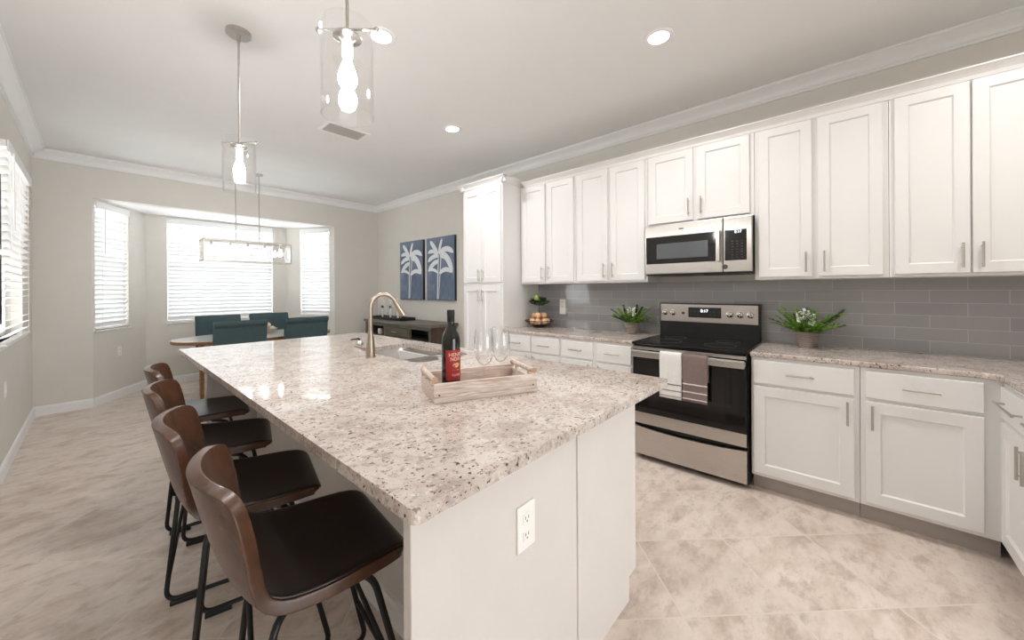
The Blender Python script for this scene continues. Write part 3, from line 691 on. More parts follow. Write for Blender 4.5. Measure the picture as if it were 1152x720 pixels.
bm = BM(); tube(bm, [e-d*0.002, e+d*0.003, e+d*0.02, e+d*0.085, e+d*0.105, e+d*0.108], [0.0135, 0.0155, 0.016, 0.0225, 0.0235, 0.019], 18); sh = obj('spray_head', bm, 'champagne', fa, smooth=True)
bm = BM(); tube(bm, [e+d*0.107, e+d*0.1095], 0.017, 16); obj('nozzle', bm, 'slot', sh, smooth=True)
bm = BM(); tube(bm, [(FX-0.005, FY+0.02, CT+0.052), (FX-0.012, FY+0.045, CT+0.052)], 0.012, 12); tube(bm, [(FX-0.012, FY+0.04, CT+0.052), (FX-0.03, FY+0.08, CT+0.058), (FX-0.045, FY+0.125, CT+0.066)], [0.009, 0.0075, 0.005], 10); obj('lever', bm, 'champagne', fa, smooth=True)
# small dispenser behind the faucet
sd = thing('soap_dispenser', 'small round glass soap dispenser with black pump behind the faucet', 'soap dispenser', (1.31, 2.63, CT))
bm = BM(); lathe(bm, [(0, 0), (0.024, 0), (0.03, 0.012), (0.031, 0.03), (0.024, 0.046), (0.011, 0.053), (0, 0.053)], (1.31, 2.63, CT), 24); obj('bottle', bm, 'chrome', sd, smooth=True)
bm = BM(); tube(bm, [(1.31, 2.63, CT+0.05), (1.31, 2.63, CT+0.066)], 0.008, 12); tube(bm, [(1.31, 2.63, CT+0.064), (1.262, 2.665, CT+0.058)], [0.007, 0.004], 10); obj('pump', bm, 'black', sd, smooth=True)
# outlet on the end wall
def outlet(label, c, U, N, kind='outlet', w=0.072, h=0.116):
    U, N, Z, c = Vector((*U, 0)), Vector((*N, 0)), Vector((0, 0, 1)), Vector(c)
    r = thing('wall_outlet' if kind == 'outlet' else 'light_switch', label, kind, c)
    bm = BM(); obox(bm, c-U*w/2-Z*h/2, U*w, N*0.006, Z*h); pl = obj('plate', bm, 'plastic', r, bevel=0.002)
    if kind == 'outlet':
        for q in (-1, 1):
            bm = BM(); obox(bm, c-U*0.017+Z*(q*0.024-0.014)+N*0.004, U*0.034, N*0.004, Z*0.028); f = obj('socket', bm, 'plastic', r, bevel=0.002)
            bm = BM()
            for k in (-1, 1): obox(bm, c+U*(k*0.0065-0.001)+Z*(q*0.024-0.002)+N*0.0078, U*0.0022, N*0.0006, Z*0.009)
            disc(bm, c+Z*(q*0.024-0.008)+N*0.0081, 0.0025, N, 0.0006, 10); obj('slots', bm, 'slot', f)
    else:
        bm = BM(); obox(bm, c-U*0.016-Z*0.033+N*0.005, U*0.032, N*0.004, Z*0.066); obj('rocker', bm, 'plastic', r, bevel=0.002)
    return r
outlet('white outlet plate on the near end of the kitchen island', (0.838, EY+0.010, 0.648), (1, 0), (0, -1), w=0.08, h=0.13)
outlet('white outlet plate low on the left bay wall, under the skewed blind', (q0L+uL*0.42).to_3d()+Vector((0, 0, 0.585)), uL, nL)
outlet('white switch plate low on the left wall near the photo edge', (XL, 4.60, 0.61), (0, 1), (1, 0), 'light switch')
ob = outlet('white outlet plate on the grey backsplash beside the fruit stand', (XK-0.009, 2.325, 1.165), (0, 1), (-1, 0), w=0.078)
bm = BM(); box(bm, XK-0.05, 2.265, 1.055, XK-0.009, 2.345, 1.125); ad = obj('plug_adapter', bm, 'plastic', ob, bevel=0.006)

# ------------------------------------------------------------------ tray, bottle, glasses
ta = math.atan2(-0.179, 0.389); TL, TW = 0.428, 0.242; tu = Vector((math.cos(ta), math.sin(ta), 0)); tv = Vector((-math.sin(ta), math.cos(ta), 0)); t0 = Vector((0.833, 1.103, CT))
TP = lambda a, b, z=0: t0+tu*a+tv*b+Vector((0, 0, z))
tr = thing('wooden_tray', 'whitewashed wooden tray with dowel handles on the island', 'tray', TP(TL/2, TW/2), ta)
def lob(bm, a0, b0, z0, a1, b1, z1): box(bm, a0-TL/2, b0-TW/2, z0, a1-TL/2, b1-TW/2, z1)
k = 0.014
bm = BM(); lob(bm, 0.002, 0.002, 0.001, TL-0.002, TW-0.002, 0.014); obj('floor_board', bm, 'wash', tr, world=False)
for b in (0, TW-k): bm = BM(); lob(bm, 0, b, 0, TL, b+k, 0.072); obj('long_side', bm, 'wash', tr, world=False, bevel=0.002)
for a in (0, TL-k):
    bm = BM(); lob(bm, a, k, 0, a+k, TW-k, 0.055); obj('short_side', bm, 'wash', tr, world=False, bevel=0.002)
    bm = BM(); x = a+k/2-TL/2; tube(bm, [(x, -TW/2+0.03, 0.083), (x, TW/2-0.03, 0.083)], 0.0105, 14)
    for q in (-1, 1): box(bm, x-0.006, q*(TW/2-0.06)-0.009, 0.054, x+0.006, q*(TW/2-0.06)+0.009, 0.08)
    h = obj('dowel_handle', bm, 'wash', tr, world=False, smooth=True)
    for q in (-1, 1): bm = BM(); y = q*(TW/2-0.03); tube(bm, [(x, y-q*0.002, 0.083), (x, y+q*0.018, 0.083)], [0.0105, 0.0125], 14); obj('dowel_end', bm, 'wash_knob', h, world=False, smooth=True)
bm = BM()
for a in (0.02, TL-0.02): disc(bm, (a-TL/2, -TW/2, 0.03), 0.0035, (0, 1, 0), 0.002, 10)
obj('nail_heads', bm, 'slot', tr, world=False)
B0 = Vector((0.971, 1.171, CT+0.0142))
wb = thing('wine_bottle', 'dark red wine bottle with red label standing in the wooden tray', 'bottle', B0)
bm = BM(); lathe(bm, [(0, 0.004), (0.03, 0), (0.0365, 0.004), (0.0375, 0.012), (0.0375, 0.195), (0.0365, 0.21), (0.031, 0.228), (0.021, 0.246), (0.0158, 0.262), (0.0145, 0.28), (0.0142, 0.322), (0, 0.322)], B0, 48); obj('glass_body', bm, 'bottle', wb, smooth=True)
bm = BM(); lathe(bm, [(0.0148, 0.262), (0.0152, 0.30), (0.0158, 0.302), (0.0158, 0.318), (0.0150, 0.3235), (0, 0.3235)], B0, 32); obj('capsule', bm, 'foil', wb, smooth=True)
la = math.atan2(-B0.y, -B0.x)+math.radians(33); hwid = math.radians(66)
bm = BM(); lathe(bm, [(0.0376, 0.045), (0.0379, 0.0455), (0.0379, 0.165), (0.0376, 0.1655)], B0, 40, la-hwid, la+hwid); lb = obj('label', bm, 'redlabel', wb, smooth=True)
def on_label(name, body, size, z, mat, shift=0.0):
    o = text_mesh(name, body, size, mat, lb, (0, 0, 0), (1, 0, 0), (0, 1, 0), 0.0002)
    off = -Vector(BASE[lb.name])
    for v in o.data.vertices:
        p = v.co - off; a = la + (p.x+shift)/0.0379; r = 0.0381+p.z
        v.co = off + B0 + Vector((r*math.cos(a), r*math.sin(a), z+p.y))
on_label('label_lettering', 'HENRY', 0.021, 0.146, 'labelprint', 0.002)
on_label('label_lettering', 'NOIR', 0.019, 0.129, 'labelprint', -0.002)
on_label('label_lettering', 'CUVEE', 0.012, 0.066, 'labelprint')
bm = BM()
for a, z, w_, h_ in ((0, 0.105, 0.016, 0.005), (0.006, 0.110, 0.009, 0.004), (-0.006, 0.109, 0.007, 0.003), (0.001, 0.100, 0.008, 0.004), (0, 0.086, 0.018, 0.0012)):
    n = 14; c = []
    for j in range(n):
        t = 2*PI*j/n; aa = la+(a+w_*math.cos(t))/0.0379; c.append(bm.verts.new(B0+Vector((0.0384*math.cos(aa), 0.0384*math.sin(aa), z+h_*math.sin(t)))))
    bm.faces.new(c)
obj('label_ornament', bm, 'labelgold', lb)
def wine_glass(label, p):
    g = thing('wine_glass', label, 'wine glass', p, group=None)
    bm = BM(); prof = [(0, 0.003), (0.030, 0.002), (0.034, 0.0), (0.034, 0.002), (0.012, 0.006), (0.0045, 0.014), (0.0036, 0.04), (0.004, 0.085)]
    lathe(bm, prof, p, 36); obj('stem', bm, 'wineglass', g, smooth='all')
    bm = BM(); prof = [(0.0, 0.085), (0.008, 0.087), (0.022, 0.096), (0.036, 0.117), (0.043, 0.145), (0.0432, 0.17), (0.040, 0.205), (0.036, 0.24), (0.0352, 0.2405), (0.0345, 0.24), (0.0388, 0.205), (0.042, 0.17), (0.0418, 0.145), (0.035, 0.118), (0.021, 0.098), (0.008, 0.090), (0, 0.089)]
    lathe(bm, prof, p, 48); obj('bowl', bm, 'wineglass', g, smooth='all'); return g
wine_glass('empty clear wine glass in the tray, nearer the bottle', Vector((1.101, 1.112, CT+0.0142)))
wine_glass('empty clear wine glass in the tray, nearer the right dowel handle', Vector((1.203, 1.112, CT+0.0142)))

# ------------------------------------------------------------------ bar stools
def make_stool():
    root = thing('bar_stool', '', 'bar stool', (0, 0, 0), group='leather bar stools along the island')
    # shell: rows of (x, z, half width, forward curl, upward dish)
    rows = [(0.200, 0.578, 0.165, 0, 0.0), (0.196, 0.596, 0.185, 0, 0.002), (0.165, 0.607, 0.203, 0, 0.006), (0.09, 0.603, 0.214, 0, 0.012), (0.0, 0.599, 0.220, 0, 0.016), (-0.08, 0.600, 0.222, 0.004, 0.020),
            (-0.145, 0.612, 0.222, 0.016, 0.02), (-0.187, 0.646, 0.220, 0.034, 0.012), (-0.210, 0.70, 0.214, 0.050, 0.004), (-0.228, 0.765, 0.208, 0.060, 0), (-0.244, 0.83, 0.202, 0.064, 0), (-0.254, 0.875, 0.194, 0.062, -0.002), (-0.259, 0.895, 0.176, 0.052, -0.006), (-0.261, 0.903, 0.150, 0.038, -0.006)]
    N = 14
    def grid(bm, rws, kx=1.0, lift=0.0):
        g = []
        for x, z, hw, curl, dish in rws:
            g.append([bm.verts.new((x+curl*abs(q)**2.2, q*hw*kx, z+dish*abs(q)**2.2+lift)) for q in [-1+2*i/N for i in range(N+1)]])
        for a, b in zip(g, g[1:]):
            for i in range(N): bm.faces.new((a[i], a[i+1], b[i+1], b[i]))
        return g
    bm = BM(); grid(bm, rows); o = obj('seat_shell', bm, 'leather', root, smooth='all', world=False)
    # make normals point to the sitter so the thickness grows outwards
    me = o.data
    if me.polygons[N*4].normal.z < 0: me.flip_normals()
    m = o.modifiers.new('thickness', 'SOLIDIFY'); m.thickness = 0.030; m.offset = -1
    m = o.modifiers.new('bevel', 'BEVEL'); m.width = 0.010; m.segments = 3; m.limit_method = 'ANGLE'; m.angle_limit = math.radians(60)
    m = o.modifiers.new('subdivision', 'SUBSURF'); m.levels = 1; m.render_levels = 1
    bm = BM(); grid(bm, [(x+(0.004 if x > 0.19 else 0), z, hw, c, d) for x, z, hw, c, d in rows[0:8]], 0.985, 0.002); p = obj('seat_pad', bm, 'leather_dark', root, smooth='all', world=False)
    if p.data.polygons[N*4].normal.z < 0: p.data.flip_normals()
    m = p.modifiers.new('thickness', 'SOLIDIFY'); m.thickness = 0.009; m.offset = 0
    m = p.modifiers.new('subdivision', 'SUBSURF'); m.levels = 1; m.render_levels = 1
    for s in (-1, 1):
        pts = fillet([(0.02, s*0.10, 0.553), (0.10, s*0.17, 0.553), (0.225, s*0.222, 0.022), (-0.185, s*0.222, 0.022), (-0.135, s*0.17, 0.553), (-0.05, s*0.10, 0.553)], 0.05, 6)
        bm = BM(); tube(bm, pts, 0.0092, 12); lg = obj('side_legs', bm, 'blackmetal', root, smooth=True, world=False)
        for x in (0.165, -0.125):
            bm = BM(); box(bm, x-0.045, s*0.222-0.011, 0.0, x+0.045, s*0.222+0.011, 0.018); obj('foot_glide', bm, 'black', lg, world=False, bevel=0.003)
    for xa, xb in ((0.200, 0.128), (-0.172, -0.145)):
        bm = BM(); tube(bm, [(xa, -0.212, 0.13), (xb, 0.186, 0.42)], 0.0075, 10); obj('brace', bm, 'blackmetal', root, smooth=True, world=False)
    bm = BM(); tube(bm, [(0.188, -0.205, 0.19), (0.188, 0.205, 0.19)], 0.0085, 10); obj('footrest', bm, 'blackmetal', root, smooth=True, world=False)
    bm = BM()
    for x in (0.05, -0.07): tube(bm, [(x, -0.135, 0.553), (x, 0.135, 0.553)], 0.008, 8)
    obj('seat_support', bm, 'blackmetal', root, smooth=True, world=False)
    return root
ST = [((0.630, 1.112), -7, 'brown leather bar stool at the near end of the row, closest to the camera'),
      ((0.606, 1.625), -12.5, 'second brown leather bar stool from the near end of the island'),
      ((0.618, 2.235), -14, 'third brown leather bar stool from the near end of the island'),
      ((0.665, 2.880), -9, 'farthest brown leather bar stool, nearest the dining table')]
proto = make_stool()
for i, ((x, y), a, lab) in enumerate(ST):
    r = math.radians(a); loc = (x-0.2*math.cos(r), y-0.2*math.sin(r), 0)
    if i == 0: proto.location = loc; proto.rotation_euler = (0, 0, r); proto['label'] = lab
    else: dup(proto, lab, loc, r)

# ------------------------------------------------------------------ dining set
TXc, TYc = 1.49, 5.82
tb = thing('dining_table', 'oval walnut dining table in the bay, window reflection painted pale on its top', 'table', (TXc, TYc, 0))
def oval(a, b, n=56, e=2.3): return [(TXc+a*math.copysign(abs(math.cos(2*PI*k/n))**(2/e), math.cos(2*PI*k/n)), TYc+b*math.copysign(abs(math.sin(2*PI*k/n))**(2/e), math.sin(2*PI*k/n))) for k in range(n)]
bm = BM(); prism(bm, oval(0.905, 0.50), 0.712, 0.748); obj('table_edge', bm, 'walnut', tb, bevel=0.004)
bm = BM(); prism(bm, oval(0.902, 0.497), 0.7482, 0.752); obj('table_top', bm, 'tabletop', tb, bevel=0.001)
bm = BM()
for x in (-0.56, 0.56): box(bm, TXc+x-0.015, TYc-0.22, 0.63, TXc+x+0.015, TYc+0.22, 0.712)
for y in (-0.22, 0.22): box(bm, TXc-0.56, TYc+y-0.012, 0.63, TXc+0.56, TYc+y+0.012, 0.712)
obj('apron', bm, 'walnut', tb)
for sx in (-1, 1):
    for sy in (-1, 1):
        bm = BM(); x, y = TXc+sx*(0.647 if sy < 0 else 0.587), TYc+sy*0.22
        c = [(x-0.024, y-0.024, 0.712), (x+0.024, y-0.024, 0.712), (x+0.024, y+0.024, 0.712), (x-0.024, y+0.024, 0.712)]
        t = [bm.verts.new(p) for p in c]; b = [bm.verts.new((x+(p[0]-x)*0.7, y+(p[1]-y)*0.7, 0)) for p in c]
        bm.faces.new(t); bm.faces.new(b[::-1])
        for i in range(4): bm.faces.new((b[i], b[(i+1) % 4], t[(i+1) % 4], t[i]))
        obj('leg', bm, 'walnut', tb, bevel=0.003)
def make_chair():
    """faces +y in its own space"""
    r = thing('dining_chair', '', 'chair', (0, 0, 0), group='teal dining chairs around the oval table')
    bm = BM(); box(bm, -0.23, -0.21, 0.36, 0.23, 0.27, 0.49); obj('seat', bm, 'teal', r, world=False, bevel=0.03, smooth=True)
    prof = [(-0.20, 0.40), (-0.20, 0.52), (-0.225, 0.75), (-0.25, 0.93), (-0.262, 0.975), (-0.29, 1.0), (-0.325, 0.99), (-0.335, 0.96), (-0.318, 0.935), (-0.30, 0.92), (-0.275, 0.72), (-0.25, 0.40)]
    bm = BM(); a = [bm.verts.new((-0.258, y, z)) for y, z in prof]; b = [bm.verts.new((0.258, y, z)) for y, z in prof]
    bm.faces.new(a); bm.faces.new(b[::-1])
    for i in range(len(prof)): bm.faces.new((a[i], a[(i+1) % len(prof)], b[(i+1) % len(prof)], b[i]))
    obj('backrest', bm, 'teal', r, world=False, bevel=0.008, smooth=True)
    for sx in (-1, 1):
        for y0, y1 in ((0.22, 0.235), (-0.19, -0.27)):
            bm = BM(); tube(bm, [(sx*0.195, y1, 0), (sx*0.195, y0, 0.365)], [0.015, 0.022], 4); obj('leg', bm, 'walnut', r, world=False)
    return r
ch = make_chair()
for i, (x, y, rot, lab) in enumerate([(1.125, 5.37, 0, 'teal rolled-back chair on the near side of the dining table, left'), (1.835, 5.37, 0, 'teal rolled-back chair on the near side of the dining table, right'),
                                      (1.165, 6.20, PI, 'teal rolled-back chair on the window side of the table, left'), (1.795, 6.20, PI, 'teal rolled-back chair on the window side of the table, right')]):
    if i == 0: ch.location = (x, y, 0); ch['label'] = lab
    else: dup(ch, lab, (x, y, 0), rot)
bw = thing('decorative_bowl', 'small grey bowl of balls at the centre of the dining table', 'bowl', (1.60, 5.85, 0.752))
bm = BM(); lathe(bm, [(0, 0.0), (0.045, 0), (0.05, 0.008), (0.09, 0.035), (0.115, 0.07), (0.111, 0.071), (0.085, 0.042), (0.045, 0.014), (0, 0.012)], (1.60, 5.85, 0.752), 28); obj('dish', bm, 'kick', bw, smooth=True)
MAT['ball'] = simple('pale_woven_ball', sr(214, 200, 176), 0.9, var=0.2, scale=60, bump=0.6, bscale=120)
pb = None
for i, (dx_, dy_, dz) in enumerate([(-0.05, -0.03, 0.063), (0.045, -0.035, 0.062), (0.0, 0.05, 0.063), (-0.005, -0.008, 0.112)]):
    if pb is None:
        bm = BM(); ico(bm, (0, 0, 0), 0.04, 2); pb = obj('decorative_ball', bm, 'ball', smooth='all'); tag(pb, 'pale round woven ball in the bowl on the dining table', 'ornament', 'balls in the table bowl'); q = pb
    else: q = pb.copy(); COL.objects.link(q)
    q.location = (1.60+dx_, 5.85+dy_, 0.752+dz)

# ------------------------------------------------------------------ lamps
def make_pendant(label, x, y):
    r = thing('pendant_lamp', label, 'pendant lamp', (x, y, CZ), group='glass cylinder pendants over the island'); zt, zb, R = 2.235, 1.925, 0.085
    bm = BM(); lathe(bm, [(0, -0.024), (0.06, -0.024), (0.064, -0.02), (0.064, 0), (0, 0)], (x, y, CZ), 32); obj('canopy', bm, 'nickel', r, smooth=True)
    bm = BM(); tube(bm, [(x, y, CZ-0.02), (x, y, CZ-0.06)], 0.011, 12); tube(bm, [(x, y, CZ-0.05), (x, y, zt-0.03)], 0.0055, 12); obj('rod', bm, 'nickel', r, smooth=True)
    bm = BM(); lathe(bm, [(R, zb-CZ), (R, zt-CZ), (R-0.004, zt-CZ), (R-0.004, zb-CZ), (R, zb-CZ)], (x, y, CZ), 48); obj('glass_shade', bm, 'lampglass', r, smooth=True)
    a = math.radians(-47); d = Vector((math.cos(a), math.sin(a), 0)); c = Vector((x, y, zt-0.012))
    bm = BM(); tube(bm, [c-d*(R+0.012), c+d*(R+0.012)], 0.004, 8); cb = obj('crossbar', bm, 'chrome', r, smooth=True)
    for q in (-1, 1): bm = BM(); ico(bm, c+d*q*(R+0.014), 0.009, 2); obj('ball_end', bm, 'chrome', cb, smooth='all')
    bm = BM(); lathe(bm, [(0, -0.02), (0.02, -0.02), (0.045, -0.035), (0.047, -0.042), (0.02, -0.055), (0, -0.056)], (x, y, zt), 28); obj('socket_cup', bm, 'chrome', r, smooth=True)
    bm = BM(); lathe(bm, [(0, -0.05), (0.018, -0.05), (0.018, -0.105), (0.014, -0.11), (0, -0.11)], (x, y, zt), 20); obj('socket', bm, 'plastic', r, smooth=True)
    bm = BM(); lathe(bm, [(0, -0.105), (0.012, -0.108), (0.014, -0.125), (0.024, -0.15), (0.030, -0.175), (0.028, -0.197), (0.018, -0.212), (0, -0.218)], (x, y, zt), 24); obj('bulb', bm, 'bulb', r, smooth='all')
make_pendant('clear glass cylinder pendant nearest the camera, its rod leaving the photo', 0.584, 1.243)
make_pendant('clear glass cylinder pendant farther along the island, whole rod and canopy visible', 0.584, 2.66)
# linear chandelier over the table
LX0, LX1, LY0, LY1, LZ0, LZ1 = 0.868, 1.815, 5.60, 5.84, 1.712, 1.968
cx, cy = (LX0+LX1)/2, (LY0+LY1)/2
lc = thing('linear_chandelier', 'rectangular glass chandelier with five bulbs over the dining table', 'chandelier', (cx, cy, CZ))
bm = BM(); g = 0.0065
for z in (LZ0, LZ1):
    for y in (LY0, LY1): box(bm, LX0, y-g, z-g, LX1, y+g, z+g)
    for x in (LX0, LX1): box(bm, x-g, LY0, z-g, x+g, LY1, z+g)
for x in (LX0, LX1):
    for y in (LY0, LY1): box(bm, x-g, y-g, LZ0-g, x+g, y+g, LZ1+g)
box(bm, LX0, cy-0.012, LZ1-g, LX1, cy+0.012, LZ1+g)
obj('frame', bm, 'nickel', lc)
bm = BM()
for y in (LY0, LY1): box(bm, LX0+g, y-0.0015, LZ0+g, LX1-g, y+0.0015, LZ1-g)
for x in (LX0, LX1): box(bm, x-0.0015, LY0+g, LZ0+g, x+0.0015, LY1-g, LZ1-g)
obj('glass_panel', bm, 'lampglass', lc)
for x in (cx-0.13, cx+0.13):
    bm = BM(); tube(bm, [(x, cy, LZ1), (x, cy, CZ)], 0.006, 10); rd = obj('rod', bm, 'nickel', lc, smooth=True)
    bm = BM(); lathe(bm, [(0, -0.018), (0.045, -0.018), (0.048, 0), (0, 0)], (x, cy, CZ), 24); obj('canopy', bm, 'nickel', rd, smooth=True)
for k in range(5):
    x = LX0+(LX1-LX0)*(k+0.5)/5
    bm = BM(); lathe(bm, [(0, 0), (0.014, 0), (0.014, -0.055), (0, -0.055)], (x, cy, LZ1-g), 16); so = obj('socket', bm, 'nickel', lc, smooth=True)
    bm = BM(); lathe(bm, [(0, -0.055), (0.012, -0.06), (0.02, -0.09), (0.028, -0.115), (0.026, -0.135), (0.015, -0.15), (0, -0.154)], (x, cy, LZ1-g), 20); obj('bulb', bm, 'small_bulb', so, smooth='all')
# recessed ceiling lamps
def can(label, x, y, power):
    r = thing('recessed_light', label, 'ceiling light', (x, y, CZ), group='recessed ceiling lights')
    bm = BM(); lathe(bm, [(0.060, -0.004), (0.078, -0.006), (0.086, -0.003), (0.088, 0), (0.058, 0)], (x, y, CZ), 36); obj('trim_ring', bm, 'trim', r, smooth=True)
    bm = BM(); lathe(bm, [(0, -0.0035), (0.060, -0.0035), (0.060, -0.0005), (0, -0.0005)], (x, y, CZ), 32); obj('lens', bm, 'can_lens', r)
    area('recessed_light_beam', (x, y, CZ-0.012), (0, 0, -1), 0.12, 0.12, power, WARM, 'DISK', math.radians(165))
can('recessed ceiling light above the stove side, right of centre', 2.357, 0.832, CAN_POWER)
can('recessed ceiling light beside the near glass pendant', 1.186, 2.073, CAN_POWER)
can('recessed ceiling light toward the pantry, smallest of the three', 2.328, 2.765, CAN_POWER)
for x, y in ((2.4, -0.75), (-2.5, -2.5), (1.2, -3.2)): can('unseen recessed ceiling light added behind the camera', x, y, CAN_POWER)  # out-of-view lamps, added to brighten the room from behind
# air vent
vt = thing('ceiling_vent', 'white slatted air vent in the ceiling behind the near pendant', 'vent', (1.64, 3.57, CZ))
bm = BM(); vx0, vx1, vy0, vy1 = 1.435, 1.845, 3.44, 3.70
for a in ((vx0, vy0, vx1, vy0+0.03), (vx0, vy1-0.03, vx1, vy1), (vx0, vy0+0.03, vx0+0.03, vy1-0.03), (vx1-0.03, vy0+0.03, vx1, vy1-0.03)): box(bm, a[0], a[1], CZ-0.010, a[2], a[3], CZ)
obj('frame', bm, 'trim', vt, bevel=0.003)
bm = BM()
for k in range(9):
    y = vy0+0.04+0.0205*k; obox(bm, (vx0+0.03, y, CZ-0.016), (vx1-vx0-0.06, 0, 0), (0, 0.012, 0.012), (0, 0.001, -0.001))
obj('louvres', bm, 'plastic', vt)
bm = BM(); box(bm, vx0+0.02, vy0+0.02, CZ-0.003, vx1-0.02, vy1-0.02, CZ-0.001); obj('backing', bm, 'kick', vt)

# ------------------------------------------------------------------ sideboard and palm pictures
sbx, sby0, sby1, sbz = 3.095, 4.15, 5.98, 0.855
sb = thing('sideboard', 'olive grey wooden sideboard under the palm pictures', 'sideboard', (3.32, 5.05, 0))
bm = BM(); box(bm, sbx-0.02, sby0-0.03, sbz-0.04, XK-0.006, sby1+0.03, sbz); obj('top', bm, 'oldtop', sb, bevel=0.004)
bm = BM(); box(bm, sbx+0.01, sby0, 0.08, XK-0.012, sby0+0.03, sbz-0.04); obj('side_panel', bm, 'oldbrown', sb)
bm = BM(); box(bm, sbx+0.01, sby1-0.03, 0.08, XK-0.012, sby1, sbz-0.04); obj('side_panel', bm, 'oldgreen', sb)
bm = BM(); box(bm, XK-0.03, sby0+0.03, 0.08, XK-0.012, sby1-0.03, sbz-0.04); obj('back_panel', bm, 'slot', sb)
bm = BM(); box(bm, sbx+0.02, sby0+0.03, 0.08, XK-0.03, sby1-0.03, 0.11); box(bm, sbx+0.02, sby0+0.03, 0.60, XK-0.03, sby1-0.03, 0.615); obj('shelf', bm, 'oldgreen', sb)
ys_ = [sby0, 4.69, 5.39, sby1]
bm = BM(); box(bm, sbx, sby0, sbz-0.09, sbx+0.025, sby1, sbz-0.04); box(bm, sbx, sby0, 0.08, sbx+0.025, sby1, 0.13)
for y in (sby0+0.03, 4.69, 5.37, sby1-0.03): box(bm, sbx, y-0.03, 0.13, sbx+0.025, y+0.03, sbz-0.09)
obj('face_frame', bm, 'oldgreen', sb)
PS = PX(sbx+0.012)
dw = leaf('drawer', sb, PS, 4.725, 5.335, 0.63, 0.762, 'oldgreen', slab=True); handle(dw, PS, 5.03, 0.70, 0.16, False)
for a, b in ((4.725, 5.025), (5.035, 5.335)): dd = leaf('door', sb, PS, a, b, 0.135, 0.615, 'oldgreen'); handle(dd, PS, b-0.03 if a < 5 else a+0.03, 0.42, 0.12, True)
for y in (sby0+0.05, sby1-0.05):
    for x in (sbx+0.05, XK-0.06): bm = BM(); box(bm, x-0.025, y-0.025, 0, x+0.025, y+0.025, 0.081); obj('foot', bm, 'oldbrown', sb)
bm = BM(); box(bm, -0.025, -0.035, 0, 0.025, 0.035, 0.09); o = obj('small_box', bm, 'plastic', bevel=0.004); o.location = (sbx+0.10, 5.68, 0.6155); tag(o, 'small white box standing in the open left cubby of the sideboard', 'box')
# tray with glass cylinders
ts = thing('serving_tray', 'dark rectangular tray on the sideboard holding glass cylinders', 'tray', (3.32, 5.52, sbz))
bm = BM(); box(bm, 3.19, 5.06, sbz, 3.45, 5.98, sbz+0.012); obj('tray_base', bm, 'oldbrown', ts)
bm = BM(); box(bm, 3.18, 5.05, sbz, 3.19, 5.99, sbz+0.045); box(bm, 3.45, 5.05, sbz, 3.46, 5.99, sbz+0.045); box(bm, 3.19, 5.05, sbz, 3.45, 5.06, sbz+0.045); box(bm, 3.19, 5.98, sbz, 3.45, 5.99, sbz+0.045); obj('tray_rim', bm, 'blackmetal', ts)
for i, (y, lab) in enumerate(((5.82, 'leftmost'), (5.57, 'middle'), (5.34, 'rightmost'))):
    z0 = sbz+0.0125; c = (3.32, y, z0)
    g = thing('glass_cylinder', lab + ' of three clear glass cylinders on the sideboard tray, a dark ball inside', 'vase', c)
    bm = BM(); lathe(bm, [(0, 0), (0.05, 0), (0.052, 0.004), (0.052, 0.34), (0.049, 0.34), (0.049, 0.008), (0, 0.008)], c, 28); obj('glass', bm, 'wineglass', g, smooth=True)
    bm = BM(); lathe(bm, [(0, 0.008), (0.014, 0.008), (0.014, 0.165), (0, 0.165)], c, 14); obj('stand', bm, 'trim', g, smooth=True)
    bm = BM(); ico(bm, (c[0], c[1], c[2]+0.187), 0.024, 2); obj('ball', bm, 'black', g, smooth='all')
